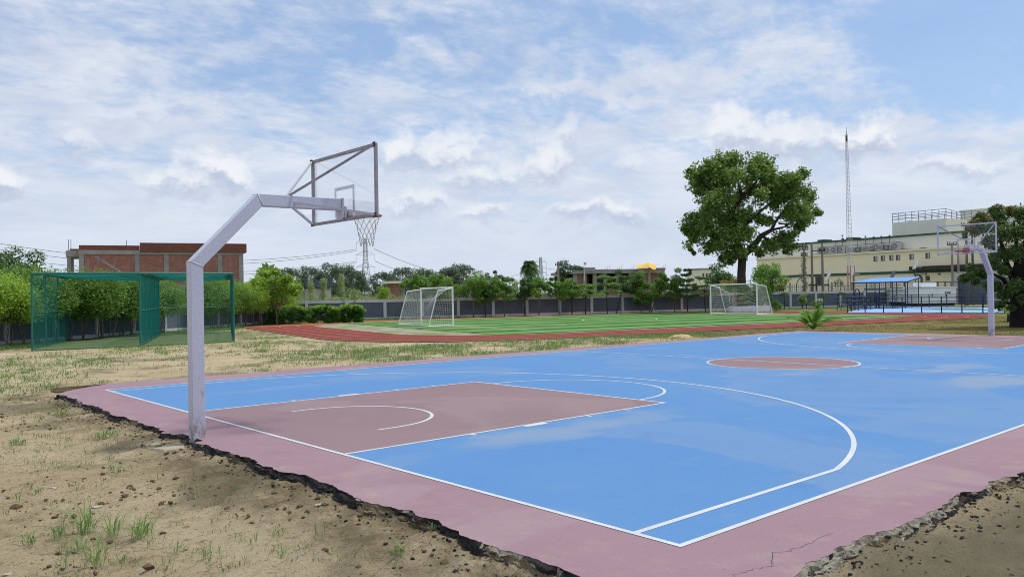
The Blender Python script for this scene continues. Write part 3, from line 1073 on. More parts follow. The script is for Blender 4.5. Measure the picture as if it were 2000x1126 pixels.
def build_track():
    zt = GZ + 0.018
    tr = ring('running_track', lerp_rr(0, zt), lerp_rr(1, zt), 'track_red')
    ORG[tr] = Vector((0, 0, 0))
    props(tr, kind='structure')
    k = len(lerp_rr(0, 0))
    a, b = lerp_rr(1, zt), lerp_rr(1, GZ - 0.06, 0.03)
    ring('track_kerb', a, b, 'asphalt', tr)
    for f in (0.015, 0.25, 0.5, 0.75, 0.985):
        ring('lane_line', lerp_rr(f, zt + 0.005, -0.025), lerp_rr(f, zt + 0.005, 0.025), 'lane_worn', tr)
    z0 = GZ + 0.008
    pts = lerp_rr(0, z0, 0.02)
    m = MB()
    m.add(pts, [tuple(range(len(pts)))])
    props(m.build('infield_gravel', 'gravel'), kind='structure')
    zt = GZ + 0.03
    e0, e1, n0, n1 = -16.3, 15.6, -14.9, 10.4
    m = MB()
    c = [FN(e0, n0, zt), FN(e1, n0, zt), FN(e1, n1, zt), FN(e0, n1, zt)]
    lo = [FN(e0 - .03, n0 - .03, GZ - .03), FN(e1 + .03, n0 - .03, GZ - .03), FN(e1 + .03, n1 + .03, GZ - .03), FN(e0 - .03, n1 + .03, GZ - .03)]
    m.add(c + lo, [(0, 1, 2, 3), (0, 4, 5, 1), (1, 5, 6, 2), (2, 6, 7, 3), (3, 7, 4, 0)])
    pitch = m.build('football_pitch', 'pitch_turf')
    ORG[pitch] = Vector((0, 0, 0))
    props(pitch, kind='structure')
    zl = zt + 0.005

    def ln(pa, pb, w=0.09):
        a, b = FN(*pa, zl), FN(*pb, zl)
        d = (b - a).normalized()
        n = Vector((-d.y, d.x, 0)) * w / 2
        m = MB()
        m.quad(a + n, a - n, b - n, b + n)
        m.build('pitch_line', 'line_white', pitch)
    E0, E1, N0, N1 = -13.0, 13.0, -14.1, 9.6
    ln((E0, N0), (E1, N0))
    ln((E0, N1), (E1, N1))
    ln((E0, N0 + .05), (E0, N1 - .05))
    ln((E1, N0 + .05), (E1, N1 - .05))
    ln((0, N0 + .05), (0, N1 - .05))
    for s in (-1, 1):
        ln((s * 12.95, -7.9), (s * 8.0, -7.9))
        ln((s * 12.95, 2.2), (s * 8.0, 2.2))
        ln((s * 8.0, -7.95), (s * 8.0, 2.25))
    cc = [(2.6 * math.cos(t), -2.4 + 2.6 * math.sin(t)) for t in np.linspace(0, 2 * math.pi, 49)[:-1]]
    a = [FN(x * 0.985, -2.4 + (y + 2.4) * 0.985, zl + .003) for x, y in cc]
    b = [FN(x * 1.02, -2.4 + (y + 2.4) * 1.02, zl + .003) for x, y in cc]
    ring('pitch_circle', a, b, 'line_white', pitch)


build_track()


# ------------------------------------------------------------------ boundary wall
def wall_run(name, A, B, label, bay=3.2, phase=0.0, h=1.72, side=1):
    A, B = Vector(A), Vector(B)
    d = (B - A)
    L = d.length
    d.normalize()
    nrm = Vector((d.y, -d.x, 0)) * side           # towards the court
    root = thing(name, (A.x, A.y, GZ), label, 'wall')
    rz = math.atan2(d.y, d.x)
    ORG[root] = Vector((A.x, A.y, GZ))
    proto = {}

    def piece(kind, s0, s1, t, z0, z1, th, mat):
        key = (kind, round(s1 - s0, 2))
        c = A + d * ((s0 + s1) / 2) + nrm * t
        if key not in proto:
            me = bpy.data.meshes.new(kind)
            m = MB()
            m.box((0, 0, 0), (s1 - s0, th, z1 - z0))
            me.from_pydata(m.v, [], m.f)
            me.materials.append(MATS[mat])
            proto[key] = me
        o = bpy.data.objects.new(kind, proto[key])
        COL.objects.link(o)
        o.parent = root
        o.location = Vector((c.x, c.y, (z0 + z1) / 2 + GZ)) - ORG[root]
        o.rotation_euler = (0, 0, rz)
    s = phase - bay
    while s < L:
        a, b = max(s, 0), min(s + bay, L)
        if b - a > 0.3:
            piece('wall_panel', a + 0.13, b - 0.13, 0.0, 0.22, h - 0.24, 0.14, 'wall_slate')
            piece('cap_beam', a + 0.002, b - 0.002, 0.0, h - 0.238, h, 0.24, 'wall_pale')
            piece('plinth', a + 0.002, b - 0.002, 0.0, -0.1, 0.218, 0.22, 'wall_pale')
            piece('wall_post', a - 0.126, a + 0.126, 0.03, -0.1, h + 0.03, 0.30, 'wall_pale')
        s += bay
    piece('wall_post', L - 0.126, L + 0.126, 0.03, -0.1, h + 0.03, 0.30, 'wall_pale')
    return root


WC = Vector((25.0, 51.15, 0))                      # corner of the two walls
WE = (Vector((63.9, 37.2, 0)) - Vector((23.5, 52.5, 0))).normalized()
LE = Vector((18.5, 15.2, 0)).normalized()
wall_run('boundary_wall', WC - LE * 40, WC - LE * 0.05, 'slate panelled boundary wall running behind the green cricket cage', 3.1, 1.3)
wall_run('boundary_wall', WC + WE * 1.7 - WE * 1.5, WC + WE * 68, 'long slate panelled boundary wall behind the football pitch', 3.24, 1.45)


# ------------------------------------------------------------------ basketball hoops
def tri_strip_net(m, rim_c, r_top, r_bot, h, n=12, levels=6, rad=0.0026):
    cx, cy, cz = rim_c
    rng = random.Random(4)

    def pt(i, l):
        f = l / levels
        r = r_top + (r_bot - r_top) * (f ** 0.6)
        a = 2 * math.pi * (i + (0.5 if l % 2 else 0)) / n
        return Vector((cx + r * math.cos(a), cy + r * math.sin(a), cz - h * (0.14 * f + 0.86 * f ** 1.05) + rng.uniform(-.006, .006)))
    for l in range(levels):
        for i in range(n):
            a = pt(i, l)
            for k in ((0, -1) if l % 2 == 0 else (0, 1)):
                m.tube(a, pt(i + k, l + 1), rad, rad, 5, False)


def build_hoop():
    root = thing('basketball_hoop', (-0.77, 0, 0), 'lavender cranked steel basketball hoop in the foreground, seen from behind its clear board', 'basketball hoop', 'basketball hoops at the two ends of the court')
    S = 0.165
    h = S / 2
    B1 = Vector((-0.77, 0, 2.275))
    B2 = Vector((0.115, 0, 3.178))
    E = Vector((1.385, 0, 3.188))
    # mitred box-section post, raking arm and cantilever arm
    d1 = Vector((0, 0, 1))
    d2 = (B2 - B1).normalized()
    d3 = (E - B2).normalized()

    def section(p, d, mit):
        nrm = Vector((-d.z, 0, d.x))              # in-plane normal
        # cut plane normal = mit
        out = []
        for a, b in ((-1, -1), (1, -1), (1, 1), (-1, 1)):
            q = p + nrm * (a * h) + Vector((0, b * h, 0))
            k = (p - q).dot(mit) / d.dot(mit)
            out.append(q + d * k)
        return out
    m1, m2 = (d1 + d2).normalized(), (d2 + d3).normalized()
    for nm, p, q, d, ma, mb in (('post', Vector((-0.77, 0, -0.16)), B1, d1, d1, m1), ('raking_arm', B1, B2, d2, m1, m2), ('cantilever_arm', B2, E, d3, m2, d3)):
        m = MB()
        a, b = section(p, d, ma), section(q, d, mb)
        a = [v + d * 0.0015 for v in a]
        b = [v - d * 0.0015 for v in b]
        m.hexa(a + b)
        m.build(nm, 'hoop_paint', root, bevel=0.006)
    # welded seam bands at the two cranks
    for p, mit, d in ((B1, m1, d1), (B2, m2, d2)):
        m = MB()
        a = section(p - d * 0.008, d, mit)
        b = section(p + d * 0.008, d, mit)
        c0 = (sum(a, Vector()) / 4 + sum(b, Vector()) / 4) / 2
        m.hexa([c0 + (v - c0) * 1.035 for v in a] + [c0 + (v - c0) * 1.035 for v in b])
        m.build('weld_seam', 'hoop_paint', root, smooth=True)
    # end plates
    X = 1.455
    m = MB()
    m.box((1.405, 0, 3.128), (0.036, 0.185, 0.315))
    m.build('end_plate', 'hoop_paint', root, bevel=0.004)
    m = MB()
    m.box((1.443, 0, 3.06), (0.036, 0.20, 0.20))
    mp = m.build('mount_plate', 'brace_paint', root, bevel=0.003)
    for y in (-0.075, 0.075):
        for z in (2.985, 3.015 + 0.1):
            m = MB()
            m.tube((1.40, y * 1.13, z), (1.424, y * 1.13, z), 0.014, 0.014, 6)
            m.build('bolt', 'bolt_dark', mp)
    # backboard
    W2, z0, z1 = 0.94, 2.945, 3.985
    fb = thing('backboard', (X, 0, 0), None, None)
    fb.parent = root
    fb.location = Vector((X, 0, 0)) - ORG[root]
    ORG[fb] = Vector((X, 0, 0))
    fw, fd = 0.044, 0.042
    for nm, p, q in (('frame_bar', (X, -W2, z0), (X, -W2, z1)), ('frame_bar', (X, W2, z0), (X, W2, z1))):
        m = MB()
        m.bar(p, q, fw, fd, up=(1, 0, 0))
        m.build(nm, 'frame_steel', fb, bevel=0.004)
    for z in (z0 + fw / 2, z1 - fw / 2):
        m = MB()
        m.bar((X, -W2 + fw / 2 + .001, z), (X, W2 - fw / 2 - .001, z), fd, fw)
        m.build('frame_bar', 'frame_steel', fb, bevel=0.004)
    m = MB()
    m.box((X + 0.012, 0, (z0 + z1) / 2), (0.012, 2 * W2 - 2 * fw + 0.045, z1 - z0 - 2 * fw - 0.004))
    m.build('clear_panel', 'acrylic', fb)
    m = MB()
    sw, sx = 0.05, X + 0.022
    s0, s1, sz0, sz1 = -0.295, 0.295, 3.02, 3.475
    m.box((sx, 0, sz1 - sw / 2), (0.004, s1 - s0, sw))
    m.box((sx, 0, sz0 + sw / 2), (0.004, s1 - s0, sw))
    m.box((sx, s0 + sw / 2, (sz0 + sz1) / 2), (0.004, sw, sz1 - sz0 - 2 * sw - 0.002))
    m.box((sx, s1 - sw / 2, (sz0 + sz1) / 2), (0.004, sw, sz1 - sz0 - 2 * sw - 0.002))
    m.build('target_square', 'brace_paint', fb)
    for y in (-W2, W2):
        for z in (z0 + .02, z1 - .02):
            m = MB()
            m.box((X - 0.028, y, z), (0.014, 0.062, 0.062))
            m.build('corner_lug', 'bolt_dark', fb)
    # braces
    for s in (-1, 1):
        m = MB()
        m.bar((0.56, s * 0.05, 3.268), (X - 0.02, s * (W2 - .01), z1 - 0.02), 0.029, 0.029)
        m.build('upper_brace', 'frame_steel' if s < 0 else 'brace_paint', root)
        m = MB()
        m.bar((0.62, s * (h + .008), 3.165), (X - 0.02, s * (W2 - .01), z0 + 0.025), 0.031, 0.031)
        m.build('lower_brace', 'brace_paint', root)
    # ring and its bracket
    rc = Vector((X + 0.40, 0, 3.05))
    m = MB()
    ang = np.linspace(0, 2 * math.pi, 37)[:-1]
    n, k = 36, 6
    vs, fs = [], []
    for a in ang:
        for b in range(k):
            t = 2 * math.pi * b / k
            r = 0.228 + 0.011 * math.cos(t)
            vs.append((rc.x + r * math.cos(a), rc.y + r * math.sin(a), rc.z + 0.011 * math.sin(t)))
    for i in range(n):
        for b in range(k):
            fs.append((i * k + b, ((i + 1) % n) * k + b, ((i + 1) % n) * k + (b + 1) % k, i * k + (b + 1) % k))
    m.add(vs, fs)
    rim = m.build('rim', 'rim_red', root, smooth=True)
    m = MB()
    m.box((X + 0.035, 0, 3.055), (0.016, 0.22, 0.11))
    for s in (-1, 1):
        m.bar((X + 0.045, s * 0.10, 3.045), (rc.x - 0.06, s * 0.216, 3.045), 0.022, 0.05)
        m.bar((X + 0.045, s * 0.07, 3.01), (rc.x - 0.20, s * 0.10, 3.042), 0.018, 0.018)
    m.build('rim_bracket', 'rim_red', root)
    m = MB()
    tri_strip_net(m, (rc.x, rc.y, rc.z - 0.008), 0.224, 0.095, 0.46)
    m.build('net', 'net_cord', root, kind='stuff')
    return root


hoop = build_hoop()
far_hoop = copy_tree(hoop)
far_hoop.location = (CL + 0.72, 0, 0)
far_hoop.rotation_euler = (0, 0, math.pi)
far_hoop['label'] = 'smaller distant basketball hoop facing the camera at the far end, red rim'
for ch in far_hoop.children:
    if ch.name.startswith(('rim', 'rim_bracket')):
        ch.data = ch.data.copy()
        ch.data.materials[0] = MATS['far_rim_red']
    if ch.name.startswith('backboard'):
        for c2 in ch.children:
            if c2.name.startswith('frame_bar'):
                c2.data = c2.data.copy()
                c2.data.materials[0] = MATS['hoop_paint']


# ------------------------------------------------------------------ cricket practice cage
def build_cage():
    A = Vector((2.28, 26.49, GZ))
    B = Vector((10.15, 25.46, GZ))
    Mm = Vector((6.15, 25.62, GZ))
    back = Vector((3.98, 10.05, 0))
    H = 3.12
    root = thing('cricket_net_cage', A, 'green tube and mesh cricket practice cage with two open lanes', 'cricket net')
    ORG[root] = A.copy()
    U = Vector((0, 0, 1))
    # green mats
    for p, q in ((A, Mm), (Mm, B)):
        m = MB()
        off = (q - p).normalized() * 0.06
        a, b, c, d = p + off, q - off, q + back - off, p + back + off
        z = Vector((0, 0, 0.03))
        m.hexa([a, b, c, d, a + z, b + z, c + z, d + z])
        m.build('turf_mat', 'cage_turf', root)
    NB = 4
    # uprights
    for p in (A, Mm, B):
        for k in range(NB + 1):
            q = p + back * (k / NB)
            m = MB()
            m.tube(q, q + U * H, 0.042 if k in (0, NB) else 0.032, None, 6)
            m.build('upright', 'cage_green', root)
        for z in (0.06, 1.52, H):
            m = MB()
            m.tube(p + U * z, p + back + U * z, 0.028 if z < 3 else 0.034, None, 6)
            m.build('side_rail', 'cage_green', root)
    for k in range(NB + 1):
        q = back * (k / NB)
        for a, b in ((A, Mm), (Mm, B)):
            m = MB()
            m.tube(a + q + U * H, b + q + U * H, 0.05, None, 6)
            m.build('roof_tube', 'cage_green', root)
    for a, b in ((A, Mm), (Mm, B)):
        for z in (0.05, 1.52):
            m = MB()
            m.tube(a + back + U * z, b + back + U * z, 0.026, None, 6)
            m.build('back_rail', 'cage_green', root)
        for k in range(1, 4):
            q = a + back + (b - a) * (k / 4)
            m = MB()
            m.tube(q, q + U * 1.5, 0.014, None, 5)
            m.build('back_stake', 'cage_green', root)
    rng = random.Random(3)

    def net(name, o, du, dv, su, sv, r, sag=0.0):
        m = MB()
        nu, nv = int(du.length / su), int(dv.length / sv)
        def S(u, v):
            p = o + du * u + dv * v
            return p - U * (sag * 4 * v * (1 - v) * (0.5 + 0.5 * math.cos(8 * math.pi * u)) if sag else 0)
        for i in range(nu + 1):
            u = i / nu
            if sag:
                pts = [S(u, k / 6) for k in range(7)]
                m.path(pts, r, 3, False)
            else:
                m.tube(S(u, 0), S(u, 1), r, None, 3, False)
        for j in range(nv + 1):
            v = j / nv
            if sag:
                pts = [S(k / 16, v) for k in range(17)]
                m.path(pts, r, 3, False)
            else:
                m.tube(S(0, v), S(1, v), r, None, 3, False)
        m.build(name, 'cage_net', root, kind='stuff')
    for p in (A, Mm, B):
        net('side_net', p + U * 0.06, back, U * (H - 0.08), 0.045, 0.045, 0.0018)
    for a, b in ((A, Mm), (Mm, B)):
        net('roof_net', a + U * (H + 0.02), back, b - a, 0.06, 0.06, 0.003, 0.16)
        net('back_net', a + back + U * 0.06, b - a, U * (H - 0.08), 0.05, 0.05, 0.0020)


build_cage()


# ------------------------------------------------------------------ football goals
def build_goal():
    root = thing('football_goal', (0, 0, 0), 'white football goal standing nearest the camera, seen edge on with sagging net', 'football goal', 'football goals on the pitch')
    Wd, H = 2.6, 2.42
    r = 0.05
    for s in (-1, 1):
        m = MB()
        m.tube((0, s * Wd, 0), (0, s * Wd, H - .0), 0.055, None, 10)
        m.build('goalpost', 'goal_white', root, smooth=False)
        m = MB()
        m.tube((-1.0, s * Wd, 2.24), (-1.65, s * Wd, 0.03), 0.034, None, 8)
        m.build('back_stanchion', 'goal_white', root)
        m = MB()
        m.tube((-0.02, s * Wd, H - 0.06), (-1.0, s * Wd, 2.24), 0.032, None, 8)
        m.build('top_stay', 'goal_white', root)
        m = MB()
        m.tube((0, s * Wd, 0.035), (-1.65, s * Wd, 0.035), 0.034, None, 8)
        m.build('ground_bar', 'goal_white', root)
    m = MB()
    m.tube((0, -Wd - 0.05, H), (0, Wd + 0.05, H), 0.055, None, 10)
    m.build('crossbar', 'goal_white', root)
    m = MB()
    m.tube((-1.65, -Wd, 0.035), (-1.65, Wd, 0.035), 0.03, None, 8)
    m.build('ground_bar', 'goal_white', root)
    m = MB()
    NU, step = 36, 0.145

    def S(u, v):
        y = -Wd + 2 * Wd * u
        g = 1 - (2 * u - 1) ** 2
        wv = 0.05 * math.sin(u * 17) * g
        top = Vector((-1.0 + 0.3 * g, y, 2.24 - 0.62 * g + wv))
        if v < 0.3:
            f = v / 0.3
            a = Vector((-0.03, y, H - 0.05))
            p = a.lerp(top, f)
            p.z -= 0.20 * math.sin(math.pi * f) * g
            return p
        f = (v - 0.3) / 0.7
        b = Vector((-1.65, y, 0.05))
        p = top.lerp(b, f)
        p.x -= 0.10 * math.sin(math.pi * f) * (0.4 + g)
        return p
    NV = 22
    tr = 0.0048
    for i in range(NU + 1):
        m.path([S(i / NU, k / NV) for k in range(NV + 1)], tr, 3, False)
    for j in range(NV + 1):
        m.path([S(k / 24, j / NV) for k in range(25)], tr, 3, False)
    for s in (-1, 1):
        for k in range(1, 16):
            z = 2.3 * k / 16
            xb = -1.65 + 0.65 * z / 2.24
            m.tube((0, s * Wd, z), (xb, s * Wd, z), tr, None, 3, False)
        for k in range(1, 11):
            f = k / 11
            m.tube((-1.65 * f, s * Wd, 0.04), (-1.0 * f, s * Wd, H - .06 + (2.24 - H + .06) * f), tr, None, 3, False)
    m.build('goal_net', 'goal_net', root, kind='stuff')
    return root


goal = build_goal()
goal.location = (26.75, 32.7, GZ + 0.03)
goal.rotation_euler = (0, 0, math.atan2(-0.213, 0.977))
goal2 = copy_tree(goal)
goal2.location = (52.1, 26.9, GZ + 0.03)
goal2.rotation_euler = (0, 0, math.atan2(-0.213, 0.977) + math.pi)
goal2['label'] = 'white football goal at the far end, in front of the white planter'


# ------------------------------------------------------------------ facades
class Facade:
    """a vertical plane through two surveyed points; boxes in (along, outwards, height)"""

    def __init__(s, px0, d0, px1, d1):
        a, b = at(px0, 560, d0), at(px1, 560, d1)
        s.o = Vector((a.x, a.y, 0))
        s.u = Vector((b.x - a.x, b.y - a.y, 0))
        s.len = s.u.length
        s.u.normalize()
        s.n = Vector((s.u.y, -s.u.x, 0))           # towards the camera side
        s.rz = math.atan2(s.u.y, s.u.x)

    def hit(s, px, py):
        d = ray(px, py)
        t = (s.o - CAM_POS).dot(s.n) / d.dot(s.n)
        p = CAM_POS + d * t
        return ((p - s.o).dot(s.u), p.z)

    def P(s, a, t, z):
        v = s.o + s.u * a + s.n * t
        return Vector((v.x, v.y, z))

    def box(s, m, a0, a1, t0, t1, z0, z1):
        c = s.P((a0 + a1) / 2, (t0 + t1) / 2, (z0 + z1) / 2)
        return m.box(c, (abs(a1 - a0), abs(t1 - t0), abs(z1 - z0)), s.rz)

    def part(s, name, mat, parent, a0, a1, t0, t1, z0, z1, label=None):
        m = MB()
        s.box(m, a0, a1, t0, t1, z0, z1)
        o = m.build(name, mat, parent, label)
        if mat.startswith('brick'):
            me = o.data
            uv = me.uv_layers.new(name='UVMap')
            org = ORG[parent] if parent is not None else Vector((0, 0, 0))
            for lp in me.loops:
                w = me.vertices[lp.vertex_index].co + org
                q = w - s.o
                uv.data[lp.index].uv = (q.dot(s.u) + q.dot(s.n), w.z)
        return o


def brick_house():
    F = Facade(155, 73.0, 476, 79.0)
    root = thing('brick_house', F.P(F.len / 2, -3, GZ), 'unfinished two storey red brick house with concrete frame behind the cricket cage', 'house')
    ORG[root] = Vector(root.location)
    L = F.len
    top = F.hit(300, 497)[1]
    bt = F.hit(300, 489)[1]
    mid0, mid1 = F.hit(350, 570)[1], F.hit(350, 556)[1]
    par = F.hit(220, 479)[1]
    par2 = F.hit(330, 474.5)[1]
    s1 = F.hit(273, 480)[0]
    # core
    F.part('core_block', 'concrete', root, 0.1, L - 0.1, -9, -0.3, GZ - 0.1, bt - 0.05)
    cols = [0.18, F.hit(268, 520)[0], F.hit(325, 520)[0], F.hit(430, 520)[0], L - 0.2]
    for c in cols:
        F.part('column', 'concrete', root, c - 0.2, c + 0.2, -0.28, 0.03, GZ - 0.1, top - .002)
    for a, b in zip(cols[:-1], cols[1:]):
        F.part('brick_panel', 'brick_red', root, a + 0.203, b - 0.203, -0.28, -0.02, mid1, top - .002)
        F.part('brick_panel', 'brick_red', root, a + 0.203, b - 0.203, -0.28, -0.02, GZ - .1, mid0)
        F.part('floor_beam', 'concrete', root, a + 0.202, b - 0.202, -0.28, 0.03, mid0 + .002, mid1 - .002)
        k = 0
        while a + 0.7 + k * 1.05 < b - 0.5:
            s = a + 0.7 + k * 1.05 + random.uniform(-.12, .12)
            F.part('putlog_hole', 'dark_opening', root, s, s + 0.14, -0.1, -0.012, mid1 + 0.42, mid1 + 0.56)
            k += 1
    F.part('roof_beam', 'concrete', root, -0.05, L, -9, 0.06, top, bt)
    # stepped ghost of the old stair against the left bay
    m = MB()
    p0, p1 = F.hit(185, 497), F.hit(238, 530)
    n = 13
    for i in range(n):
        f = i / n
        a = p0[0] + (p1[0] - p0[0]) * f
        z = p0[1] + (p1[1] - p0[1]) * f
        F.box(m, a, a + (p1[0] - p0[0]) / n * 1.25, -0.018, 0.012, z - 0.30, z - 0.07)
    m.build('stair_scar', 'concrete', root)
    F.part('parapet', 'brick_parapet', root, 0.0, s1 - 0.02, -0.22, 0.02, bt + .002, par)
    F.part('parapet', 'brick_parapet', root, s1, L + 0.3, -0.25, 0.16, bt - 0.15, par2)
    F.part('parapet', 'brick_parapet', root, L + 0.06, L + 0.28, -8.9, -0.26, bt - 0.15, par2 - .003)
    F.part('parapet', 'brick_parapet', root, 0.0, 0.22, -8.9, -0.23, bt + .002, par - .003)
    # open porch bay to the left, set back
    a0 = F.hit(130, 500)[0]
    F.part('porch_slab', 'concrete', root, a0 - 0.1, -0.055, -4.5, -0.6, top - 0.2, bt - 0.02)
    F.part('porch_parapet', 'brick_parapet', root, a0, -0.06, -4.5, -4.2, bt - 0.018, bt + 0.35)
    for a in (a0 + 0.15, ):
        for t in (-0.9, -4.3):
            F.part('porch_column', 'concrete', root, a - 0.17, a + 0.17, t - 0.17, t + 0.17, GZ - .1, top - 0.202)
    for a in (a0 + .1, a0 + .3, F.hit(247, 480)[0]):
        m = MB()
        m.tube(F.P(a, -1, bt), F.P(a, -1, bt + 1.0), 0.025, None, 5)
        m.build('starter_bar', 'pole_steel', root)


brick_house()


def centre_building():
    F = Facade(1121, 128, 1300, 132)
    root = thing('brick_building', F.P(F.len / 2, -3, GZ), 'half built brown brick building with open floors beyond the pitch wall', 'building')
    ORG[root] = Vector(root.location)
    L = F.len
    roofL = F.hit(1130, 529)[1]
    roof = F.hit(1240, 522)[1]
    sl = F.hit(1155, 530)[0]
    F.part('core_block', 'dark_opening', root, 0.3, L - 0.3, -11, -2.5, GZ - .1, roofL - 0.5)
    cols = [F.hit(x, 545)[0] for x in (1124, 1142, 1162, 1182, 1207, 1232, 1254, 1268, 1296)]
    for c in cols:
        F.part('column', 'concrete', root, c - 0.28, c + 0.28, -0.5, 0.05, GZ - .1, roofL - 0.45)
    for i in range(len(cols) - 1):
        a, b = cols[i] + 0.285, cols[i + 1] - 0.285
        if i in (0, 6, 7, 5):
            F.part('brick_panel', 'brick_far', root, a, b, -0.45, -0.1, GZ - .1, roofL - 0.46)
        elif i == 1:
            F.part('brick_panel', 'brick_far', root, a, b, -2.4, -2.1, GZ - .1, roofL - 0.46, 'shaded brick wall set back under the slab')
        elif i == 2:
            F.part('hung_sheet', 'dark_blue_cloth', root, a, b, -0.4, -0.35, 1.5, roofL - 0.5)
        else:
            F.part('half_wall', 'brick_far', root, a, b, -0.45, -0.1, GZ - .1, 2.6)
    F.part('roof_slab', 'concrete', root, -0.3, L * 0.98, -11, 0.45, roofL - 0.44, roofL)
    F.part('parapet', 'concrete', root, sl, L * 0.72, -0.3, 0.2, roofL + .002, roof - .25)
    F.part('stair_tower', 'brick_far', root, F.hit(1262, 530)[0], L, -5, 0.1, roofL + .003, F.hit(1280, 523)[1])
    a = F.hit(1161, 527)[0]
    F.part('chimney', 'concrete', root, a - 0.8, a + 0.9, -4, -2, roofL + .002, F.hit(1161, 521)[1])
    for x in (1188, 1212, 1236, 1298):
        a = F.hit(x, 520)[0]
        m = MB()
        for k in range(3):
            m.tube(F.P(a + k * .25, -1.2, roofL), F.P(a + k * .4, -1.2, roofL + 0.5 + .25 * k), 0.02, None, 4)
        m.build('starter_bars', 'pole_steel', root)
    # tarpaulin
    pts = [(1243, 516.5), (1262, 516), (1268, 513.5), (1280, 521), (1275, 527), (1258, 523)]
    m = MB()
    g = []
    for i in range(9):
        for j in range(5):
            u, v = i / 8, j / 4
            px = 1243 + 38 * u
            py = 517 - 3.5 * math.exp(-((u - .62) / .14) ** 2) + v * (5 + 4.5 * u) + math.sin(u * 9) * 0.5
            p = at(px, py, 126.5 + 4 * (1 - v) + math.sin(i * 1.7 + j) * 0.25)
            g.append(p)
    m.add(g, [(i * 5 + j, (i + 1) * 5 + j, (i + 1) * 5 + j + 1, i * 5 + j + 1) for i in range(8) for j in range(4)])
    o = m.build('tarpaulin', 'tarp_yellow')
    md = o.modifiers.new('thick', 'SOLIDIFY')
    md.thickness = 0.05
    solo(o, 'bright yellow tarpaulin slung over the roof of the half built brick building', 'tarpaulin')
    m = MB()
    m.tube(at(1268, 522, 127.3), at(1268, 556, 127.3), 0.12, None, 6)
    o = m.build('prop_pole', 'pole_concrete')
    solo(o, 'thin upright prop under the yellow tarpaulin', 'pole')
    # tricolour on its pole
    f0 = at(1141.5, 528, 127)
    ft = thing('flag', f0, 'small saffron, white and green flag on a thin roof pole', 'flag')
    ORG[ft] = Vector(f0)
    m = MB()
    m.tube(f0 - Vector((0, 0, 1.6)), at(1140.5, 511, 127), 0.05, None, 6)
    m.build('flagpole', 'lamp_white', ft)
    for k, c in enumerate(('flag_saffron', 'flag_white', 'flag_green')):
        m = MB()
        g = []
        for i in range(7):
            u = i / 6
            for j in range(2):
                p = at(1141 + 4.4 * u, 512.2 + 1.45 * (k + j) + 0.5 * u, 127 + 0.12 * math.sin(u * 7))
                g.append(p)
        m.add(g, [(i * 2, i * 2 + 1, i * 2 + 3, i * 2 + 2) for i in range(6)])
        o = m.build('flag_stripe', c, ft)
        md = o.modifiers.new('thick', 'SOLIDIFY')
        md.thickness = 0.02


centre_building()


def small_houses():
    # flat-roofed house between the trees
    F = Facade(764, 125, 800, 126)
    root = thing('flat_roofed_house', F.P(F.len / 2, -2, GZ), 'low brick house with a pale flat roof slab, between trees above the pitch wall', 'house')
    ORG[root] = Vector(root.location)
    L = F.len
    t = F.hit(780, 553)[1]
    F.part('brick_wall', 'brick_far', root, 0.4, 1.5, -5, -0.2, GZ - .1, t - .002)
    F.part('back_wall', 'concrete', root, 1.502, L - .4, -5, -1.4, GZ - .1, t - .002)
    F.part('window_opening', 'window_dark', root, 1.7, L - 1.1, -1.396, -1.37, 1.6, t - .7)
    F.part('roof_slab', 'cream_light', root, -0.4, L, -5.4, 0.3, t, t + 0.35)
    # dark sheet roof among the trees to the left
    F = Facade(556, 92, 596, 90)
    root = thing('dark_shed', F.P(F.len / 2, -2, GZ), 'dark slate coloured sloping shed roof half hidden by leaves', 'shed')
    ORG[root] = Vector(root.location)
    zl, zr = F.hit(560, 553)[1], F.hit(590, 546)[1]
    L = F.len
    m = MB()
    m.hexa([F.P(0, 0, zl - .6), F.P(L, 0, zr - .9), F.P(L, -4, zr - .9), F.P(0, -4, zl - .6), F.P(0, .1, zl + .3), F.P(L, .1, zr), F.P(L, -4, zr), F.P(0, -4, zl + .3)])
    m.build('roof', 'slate_roof', root)
    F.part('wall', 'concrete', root, 0.1, L - .1, -3.9, -0.1, GZ - .1, zl - .65)
    # pale block on the skyline left of the big tree
    F = Facade(1370, 175, 1394, 176)
    root = thing('distant_block', F.P(F.len / 2, -2, GZ), 'small pale concrete block on the skyline left of the big tree', 'building')
    ORG[root] = Vector(root.location)
    L = F.len
    t = F.hit(1380, 526)[1]
    F.part('walls', 'cream_light', root, 0, L, -6, 0, GZ - .1, t)
    F.part('roof_slab', 'concrete', root, -0.2, L + .2, -6.2, 0.2, t + .002, t + 0.3)
    for k in range(3):
        F.part('window', 'window_dark', root, 0.3 + k * .85, 0.75 + k * .85, -0.02, 0.02, t - 1.7, t - .8)
    # long low sheds left and right of centre behind the wall
    F = Facade(1325, 100, 1432, 101)
    root = thing('low_shed', F.P(F.len / 2, -2, GZ), 'low grey shed with corrugated roof just over the wall beside the big trunk', 'shed')
    ORG[root] = Vector(root.location)
    F.part('wall', 'wall_grey', root, 0.1, F.len - .1, -4, 0, GZ - .1, 2.0)
    m = MB()
    F.box(m, 0, F.len, -4.2, 0.4, 2.0, 2.2)
    m.build('roof', 'concrete', root)


small_houses()


